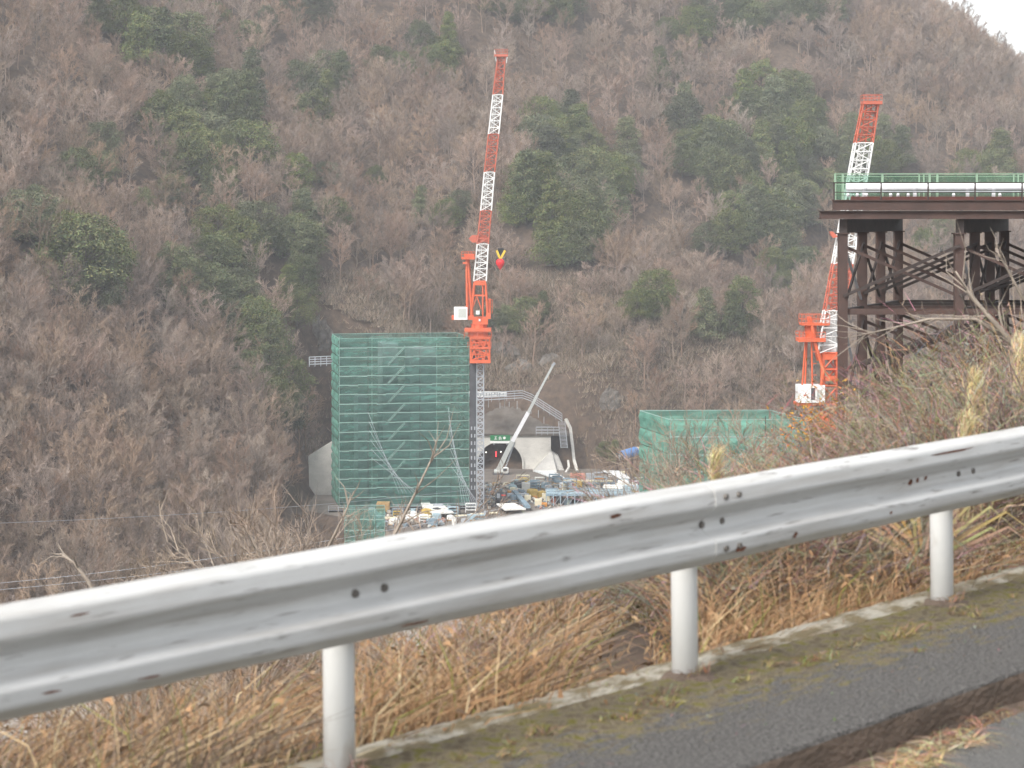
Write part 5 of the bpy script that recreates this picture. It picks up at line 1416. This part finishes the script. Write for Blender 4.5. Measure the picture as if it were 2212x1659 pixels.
for (a, s_, n, h) in ((8.62, -.26, 90, .10), (9.4, -.25, 90, .12), (7.2, -.3, 50, .08), (9.1, -.5, 40, .06)): tuft(a, s_, -.01, n, h, GRN + BRN, .4)
for k in range(6): tuft(7.75 + rr.gauss(0, .20), -1.28 + rr.gauss(0, .06), -.115, 80, .14, STRAW + BRN[:3], .85)
for k in range(10): tuft(8.6 + rr.gauss(0, .25), -1.13 + rr.gauss(0, .04), -.15, 30, .12, BRN, .8)
for k in range(260):
    a = rr.uniform(3, 14); s_ = rr.uniform(-1.15, .1); z = .014 if s_ > -1.02 else -.15; e = rr.uniform(0, 6.28); L_ = rr.uniform(.006, .018)
    mb.ribbon([(a, s_, z), (a + math.cos(e) * L_, s_ + math.sin(e) * L_, z + L_ * .4), (a + math.cos(e) * L_ * 2, s_ + math.sin(e) * L_ * 2, z + .003)], L_ * .8, L_ * .2, side=Vector((0,0,1)), col=tuple(v * rr.uniform(.5, 1.0) for v in rr.choice([(.26,.19,.13), (.2,.15,.11), (.36,.29,.2)])))
o = mb.build('leaf_litter', M_brush); road_obj(o); stuff(o, 'withered tufts, moss and leaf litter along the concrete edge and kerb', 'litter')

# dry shrubs: unit-height tangles of arching stems
def shrub_mesh(seed, pal, n=230, w=.006, droop=.7, twigs=4):
    r = random.Random(seed); mb = MB()
    for i in range(n):
        p = Vector((r.gauss(0, .16), r.gauss(0, .16), 0)); az = r.uniform(0, 6.28); out = r.uniform(.1, .75)
        d = Vector((math.cos(az) * out + .18, math.sin(az) * out, 1)).normalized(); l = r.uniform(.5, 1.15)
        c = tuple(v * r.uniform(.7, 1.25) for v in r.choice(pal)); pts = [p]; q = p
        for k in range(4):
            q = q + d * l / 4; pts.append(q); d = (d + Vector((math.cos(az) * .25 * droop + r.gauss(0, .12), math.sin(az) * .25 * droop + r.gauss(0, .12), -.22 * droop))).normalized()
        mb.ribbon(pts, w * r.uniform(.7, 1.6), w * .3, col=c)
        for k in range(twigs):
            t_ = r.uniform(.3, 1); j = min(3, int(t_ * 4)); b = pts[j].lerp(pts[j+1], t_ * 4 - j)
            e = Vector((r.gauss(.25, .7), r.gauss(0, .7), r.gauss(.25, .6))).normalized() * r.uniform(.08, .26)
            mb.ribbon([b, b + e * .6 + Vector((0, 0, .01)), b + e], w * .6, 0, col=tuple(v * r.uniform(.8, 1.2) for v in c))
        if r.random() < .3:
            for k in range(4):
                b = pts[2].lerp(pts[4], r.random()); L_ = r.uniform(.005, .012); e = Vector((r.gauss(0, 1), r.gauss(0, 1), r.gauss(0, 1))).normalized()
                mb.ribbon([b, b + e * L_, b + e * L_ * 2], L_, L_ * .2, col=tuple(v * r.uniform(.7, 1.2) for v in r.choice(pal)))
    me = mb.mesh('shrub'); me.materials.append(M_brush); return me
TANP = [(.25,.19,.15), (.19,.145,.12), (.30,.235,.18), (.14,.108,.09), (.37,.305,.235)]
OLIVE = [(.21,.17,.125), (.15,.125,.09), (.27,.215,.16), (.12,.10,.075)]
SHR = [shrub_mesh(1, TANP), shrub_mesh(2, TANP + STRAW[:1]), shrub_mesh(3, OLIVE + TANP[:2]), shrub_mesh(4, BRN[1:4] + TANP), shrub_mesh(5, TANP, 200, .005, .4, 6)]
SIL = [(1380, 1150), (1450, 1110), (1500, 1075), (1560, 1020), (1640, 955), (1700, 925), (1790, 905), (1840, 805), (1950, 775), (2020, 730), (2100, 665), (2212, 605), (2400, 560)]
def sil(x): return float(np.interp(x, [p[0] for p in SIL], [p[1] for p in SIL]))
cnt = 0
for i in range(215):
    x = 1500 + 830 * rr.random() ** .85; Y = rr.uniform(12.0, 27.0)
    if x < 1600: Y = rr.uniform(12, 16)
    y = sil(x) + 30 + rr.random() ** 1.3 * 230
    p = P(x, y, Y); a, s_ = along_off(p.x, p.y)
    if s_ < 1.0: continue
    g = float(H(p.x, p.y)); h = p.z - g
    if h < .35 or h > 5.5: continue
    o = link('dry_shrub', SHR[rr.choice([0, 0, 1, 2, 2, 3, 4])]); o.location = (p.x, p.y, g - .05); o.rotation_euler = (0, 0, rr.uniform(-.8, .8)); w = min(max(h, .9), 2.2) * rr.uniform(.8, 1.2); o.scale = (w, w, h)
    tag(o, 'tangled dry shrub in the thicket behind the guardrail on the right', 'shrub', 'dry shrubs behind the right of the guardrail'); cnt += 1
for i in range(60):     # low shrubs under and behind the beam on the left and middle
    a = rr.uniform(0, 14); s_ = rr.uniform(1.2, 3.4); w = RF @ Vector((a, s_, 0))
    if abs(a - (5.68 + .99 * s_)) < .75 or abs(a - (7.55 + 1.32 * s_)) < .75: continue
    g = float(H(w.x, w.y)); h = rr.uniform(.4, .62) - .05 * (a < 6)
    o = link('dry_shrub', SHR[rr.choice([0, 1, 3, 3, 3])]); o.location = (w.x, w.y, g - .04); o.rotation_euler = (0, 0, rr.uniform(-.8, .8)); q_ = rr.uniform(.7, 1.0); o.scale = (q_, q_, h)
    tag(o, 'low brown dry shrub showing below the guardrail beam', 'shrub', 'low dry shrubs below the guardrail beam')
for i in range(34):
    x = rr.uniform(1420, 1800); Y = rr.uniform(12.5, 17); y = float(np.interp(x, [1420, 1560, 1800], [1120, 1040, 960])) + rr.uniform(-15, 90); p = P(x, y, Y); a, s_ = along_off(p.x, p.y); g = float(H(p.x, p.y)); h = p.z - g
    if s_ < 1 or h < .4 or h > 4: continue
    o = link('dry_shrub', SHR[rr.choice([0, 1, 4])]); o.location = (p.x, p.y, g - .05); o.rotation_euler = (0, 0, rr.uniform(-.8, .8)); w = rr.uniform(1.0, 1.7); o.scale = (w, w, h)
    tag(o, 'tangled dry shrub behind the rail in front of the low green scaffold', 'shrub', 'dry shrubs before the low green scaffold')
print('shrubs', cnt)

# bare trees on the near bank, rising from below the road
M_neartwig = mat('near_bare_twigs', (0.29, 0.235, 0.185), .95, inst=.18, tint=True, spec=.1)
M_nearbark = mat('near_bark', (0.30, 0.255, 0.21), .95, var=.3, scale=6)
NEAR = []
for k in range(3):
    A, B = bare_tree(500 + k, h=10, spread=.85, counts=(14, 9, 7, 6), tw=.015, trunk_frac=.25, up=.10, fine=True)
    ma, mbm = A.mesh('trunk'), B.mesh('crown'); ma.materials.append(M_nearbark); mbm.materials.append(M_neartwig); NEAR.append((ma, mbm))
NT = [(1560, 830, 52, 'bare twiggy tree in front of the middle of the low green scaffold'),
      (1640, 790, 44, 'bare twiggy tree in front of the right end of the low green scaffold'), (1690, 810, 48, 'bare twiggy tree just left of the second crane cabin'), (1600, 900, 34, 'low bare tree close above the guardrail before the green net'), (1720, 915, 36, 'low bare tree close above the guardrail below the second crane'),
      (470, 1050, 44, 'bare twiggy tree low by the rail, well left of the concrete retaining wall'), (555, 1005, 40, 'tallest bare twiggy tree close left of the concrete retaining wall'), (640, 1000, 42, 'bare twiggy tree in front of the concrete retaining wall'), (735, 985, 38, 'bare twiggy tree in front of the lower left of the green scaffold'), (690, 1090, 33, 'low bare twiggy tree at the left foot of the green scaffold'), (390, 1150, 42, 'small bare twiggy tree low by the rail on the left'), (820, 1040, 40, 'thin bare tree in front of the foot of the green scaffold'),
      (520, 1110, 34, 'spreading bare bush low by the rail between two taller bare trees'), (600, 1120, 32, 'spreading bare bush low by the rail left of the green scaffold'), (270, 1200, 44, 'spindly bare tree by the rail right of the crooked dead branch')]
for (x, y, Y, lab) in NT:
    p = P(x, y, Y); g = float(H(p.x, p.y)); h = p.z - g; sc = h / 10.2
    w = min(sc, 1.35) * (.6 if 'thin' in lab else .72 if x > 1400 else 1)
    place_tree('bare_tree', NEAR[rr.randrange(3)], (p.x, p.y, g), rr.uniform(0, 6.28), (w, w, sc), lab, 'tree', None, (0, .10))
# leaning pale trunks and dead branches
def dead_stem(name, label, pts, r0, r1, nb, seed, Ys, cat='dead branch'):
    r = random.Random(seed); t = thing(name, label, cat); pp = [P(x, y, Ys) + Vector((0, r.uniform(-.1, .1), 0)) for x, y in pts]
    n = len(pp); mb = MB(); mb.tube(pp, [r0 + (r1 - r0) * i / (n - 1) for i in range(n)], 7); mb.build('stem', M_nearbark, t, smooth=True)
    for k in range(nb):
        f = r.uniform(.3, .98) * (n - 1); i = min(n - 2, int(f)); b = pp[i].lerp(pp[i+1], f - i); d = (pp[i+1] - pp[i]).normalized()
        e = rot_about(d, r.uniform(.3, .9), r.uniform(0, 6.28)); l = (pp[-1] - pp[0]).length * r.uniform(.12, .4)
        m1 = b + e * l * .5; m2 = m1 + (e + Vector((r.gauss(0, .3), r.gauss(0, .3), r.gauss(.1, .3)))).normalized() * l * .5
        mb = MB(); mb.tube([b, m1, m2], [r1 * 1.2, r1 * .8, r1 * .2], 5); mb.build('twig', M_nearbark, t)
    return t
dead_stem('leaning_trunk', 'pale leaning trunk crossing the lower middle of the green scaffold', [(770, 1300), (850, 1160), (900, 1060), (940, 975)], .040, .012, 12, 1, 38, 'trunk')
dead_stem('leaning_trunk', 'pale leaning trunk crossing the bottom left corner of the green scaffold', [(680, 1240), (715, 1170), (745, 1110), (765, 1060)], .036, .010, 10, 2, 38, 'trunk')
dead_stem('dead_branch', 'crooked pale dead branch above the guardrail far left', [(230, 1330), (190, 1255), (160, 1215), (130, 1196)], .05, .015, 6, 3, 40)
dead_stem('dead_branch', 'long pale bare branch arching over the trestle braces at right', [(2290, 900), (2210, 770), (2150, 700), (2095, 640), (2060, 585)], .040, .006, 16, 4, 20)
dead_stem('dead_branch', 'long thin pale branch reaching left across the trestle columns', [(2200, 750), (2110, 690), (2010, 690), (1930, 710), (1860, 725)], .020, .004, 12, 5, 20)
dead_stem('dead_branch', 'pale curved branch at the right edge under the trestle deck', [(2260, 700), (2210, 640), (2170, 570), (2150, 540)], .018, .004, 10, 6, 20)
for k, (x, y) in enumerate(((1850, 1050), (1990, 1020), (2080, 1010), (1700, 1060))):
    pass
# plume grass
def plume(label, x, y0, y1, Y, seed, wpx=26):
    r = random.Random(seed); t = thing('plume_grass', label, 'plume grass'); top = P(x, y0, Y); bot = P(x, y1, Y); g = float(H(bot.x, bot.y)); hh = top.z - g
    t.location = (bot.x, bot.y, g); W = wpx / F * Y
    mb = MB()
    for k in range(7):
        b = Vector((r.gauss(0, .06), r.gauss(0, .06), 0)); e = Vector((r.gauss(0, W * .4), r.gauss(0, W * .4), hh * r.uniform(.8, .95)))
        mb.tube([b, b.lerp(e, .5) + Vector((.02, 0, 0)), e], [.006, .005, .003], 4)
    mb.build('stalk', M_brush2, t)
    mb = MB()
    for k in range(420):
        f = r.random(); c0 = Vector((r.gauss(0, W * .22), r.gauss(0, W * .22), hh * (.62 + .38 * f)))
        d = Vector((r.gauss(.15, .35), r.gauss(0, .35), 1)).normalized()
        mb.ribbon([c0, c0 + d * .06, c0 + d * .12 + Vector((.02, 0, -.02))], .006, 0, col=tuple(v * r.uniform(.8, 1.2) for v in r.choice([(.58,.47,.27), (.66,.56,.36), (.5,.38,.2)])))
    mb.build('plume', M_brush, t)
    mb = MB()
    for k in range(60):
        b = Vector((r.gauss(0, .08), r.gauss(0, .08), 0)); az = r.uniform(0, 6.28); l = hh * r.uniform(.4, .8)
        e = Vector((math.cos(az) * .5, math.sin(az) * .5, 1)).normalized() * l
        mb.ribbon([b, b + e * .6, b + e + Vector((math.cos(az) * l * .3, math.sin(az) * l * .3, -l * .3))], .014, 0, col=tuple(v * r.uniform(.8, 1.2) for v in r.choice(STRAW)))
    mb.build('leaf', M_brush, t)
M_brush2 = mat('straw_stalk', (.50, .39, .23), .9, var=.2, scale=8)
plume('tall straw plume grass beside the rail at the right', 2105, 810, 930, 14.5, 1, 34)
plume('straw plume grass low behind the rail in front of the low green scaffold', 1545, 985, 1060, 14, 2, 24)
plume('straw plume grass at the far right edge below the branch', 2205, 730, 900, 17, 3, 40)
plume('short straw plume grass left of the tall one at the right', 2085, 905, 960, 13.5, 4, 30)
# reed tuft with broad dry leaves behind the last post
rt = thing('dry_reed_tuft', 'tuft of broad dry straw-coloured leaves behind the rightmost guardrail post', 'reed'); w = RF @ Vector((11.1, .6, 0)); rt.location = (w.x, w.y, float(H(w.x, w.y)))
for k in range(26):
    az = rr.uniform(0, 6.28); l = rr.uniform(.35, .75); e = Vector((math.cos(az) * rr.uniform(.2, .9), math.sin(az) * .4, 1)).normalized() * l
    mb = MB(); mb.ribbon([(rr.gauss(0, .05), rr.gauss(0, .05), 0), e * .55, e * .9 + Vector((math.cos(az) * l * .25, 0, -.03)), e + Vector((math.cos(az) * l * .5, 0, -l * .35))], .028, .004, side=Vector((0,1,.2)), col=tuple(v * rr.uniform(.75, 1.15) for v in rr.choice(STRAW + [(.4,.26,.12)]))); mb.build('leaf', M_brush, rt)
# orange-leaved shrub below the second crane
ol = thing('orange_shrub', 'small shrub with orange-yellow leaves below the second crane', 'shrub'); c = P(1775, 945, 30); g = float(H(c.x, c.y)); ol.location = (c.x, c.y, g); hh = c.z - g
mb = MB()
for k in range(9): mb.tube([(0, 0, 0), (rr.gauss(0, .15), rr.gauss(0, .15), hh * .6), (rr.gauss(0, .3), rr.gauss(0, .3), hh + rr.uniform(-.3, .3))], [.02, .012, .004], 4)
mb.build('stem', M_nearbark, ol)
mb = MB()
for k in range(900):
    q_ = Vector((rr.gauss(0, .24), rr.gauss(0, .24), hh + rr.gauss(0, .28))); e = Vector((rr.gauss(0, 1), rr.gauss(0, 1), rr.gauss(0, 1))).normalized() * .03
    mb.ribbon([q_, q_ + e, q_ + e * 2], .03, .004, col=tuple(v * rr.uniform(.7, 1.2) for v in rr.choice([(.55,.27,.05), (.5,.22,.06), (.45,.3,.08)])))
mb.build('leaf', M_brush, ol)

# ------------------------------------------------------------------ haze
mv = bpy.data.materials.new('valley_haze'); mv.use_nodes = True; t = mv.node_tree; t.nodes.clear()
out = t.nodes.new('ShaderNodeOutputMaterial'); pv = t.nodes.new('ShaderNodeVolumePrincipled')
pv.inputs['Color'].default_value = (0.90, 0.95, 1.0, 1); pv.inputs['Density'].default_value = 0.00024; pv.inputs['Anisotropy'].default_value = 0.0
t.links.new(pv.outputs[0], out.inputs['Volume'])
zt = float(GZ.max()) + 30
mb = MB(); mb.box((-480, -80, -76.5), (640, 1175, zt)); hz = mb.build('haze', mv)
hz['kind'] = 'stuff'; hz['label'] = 'thin pale haze filling the valley'; hz['category'] = 'haze'
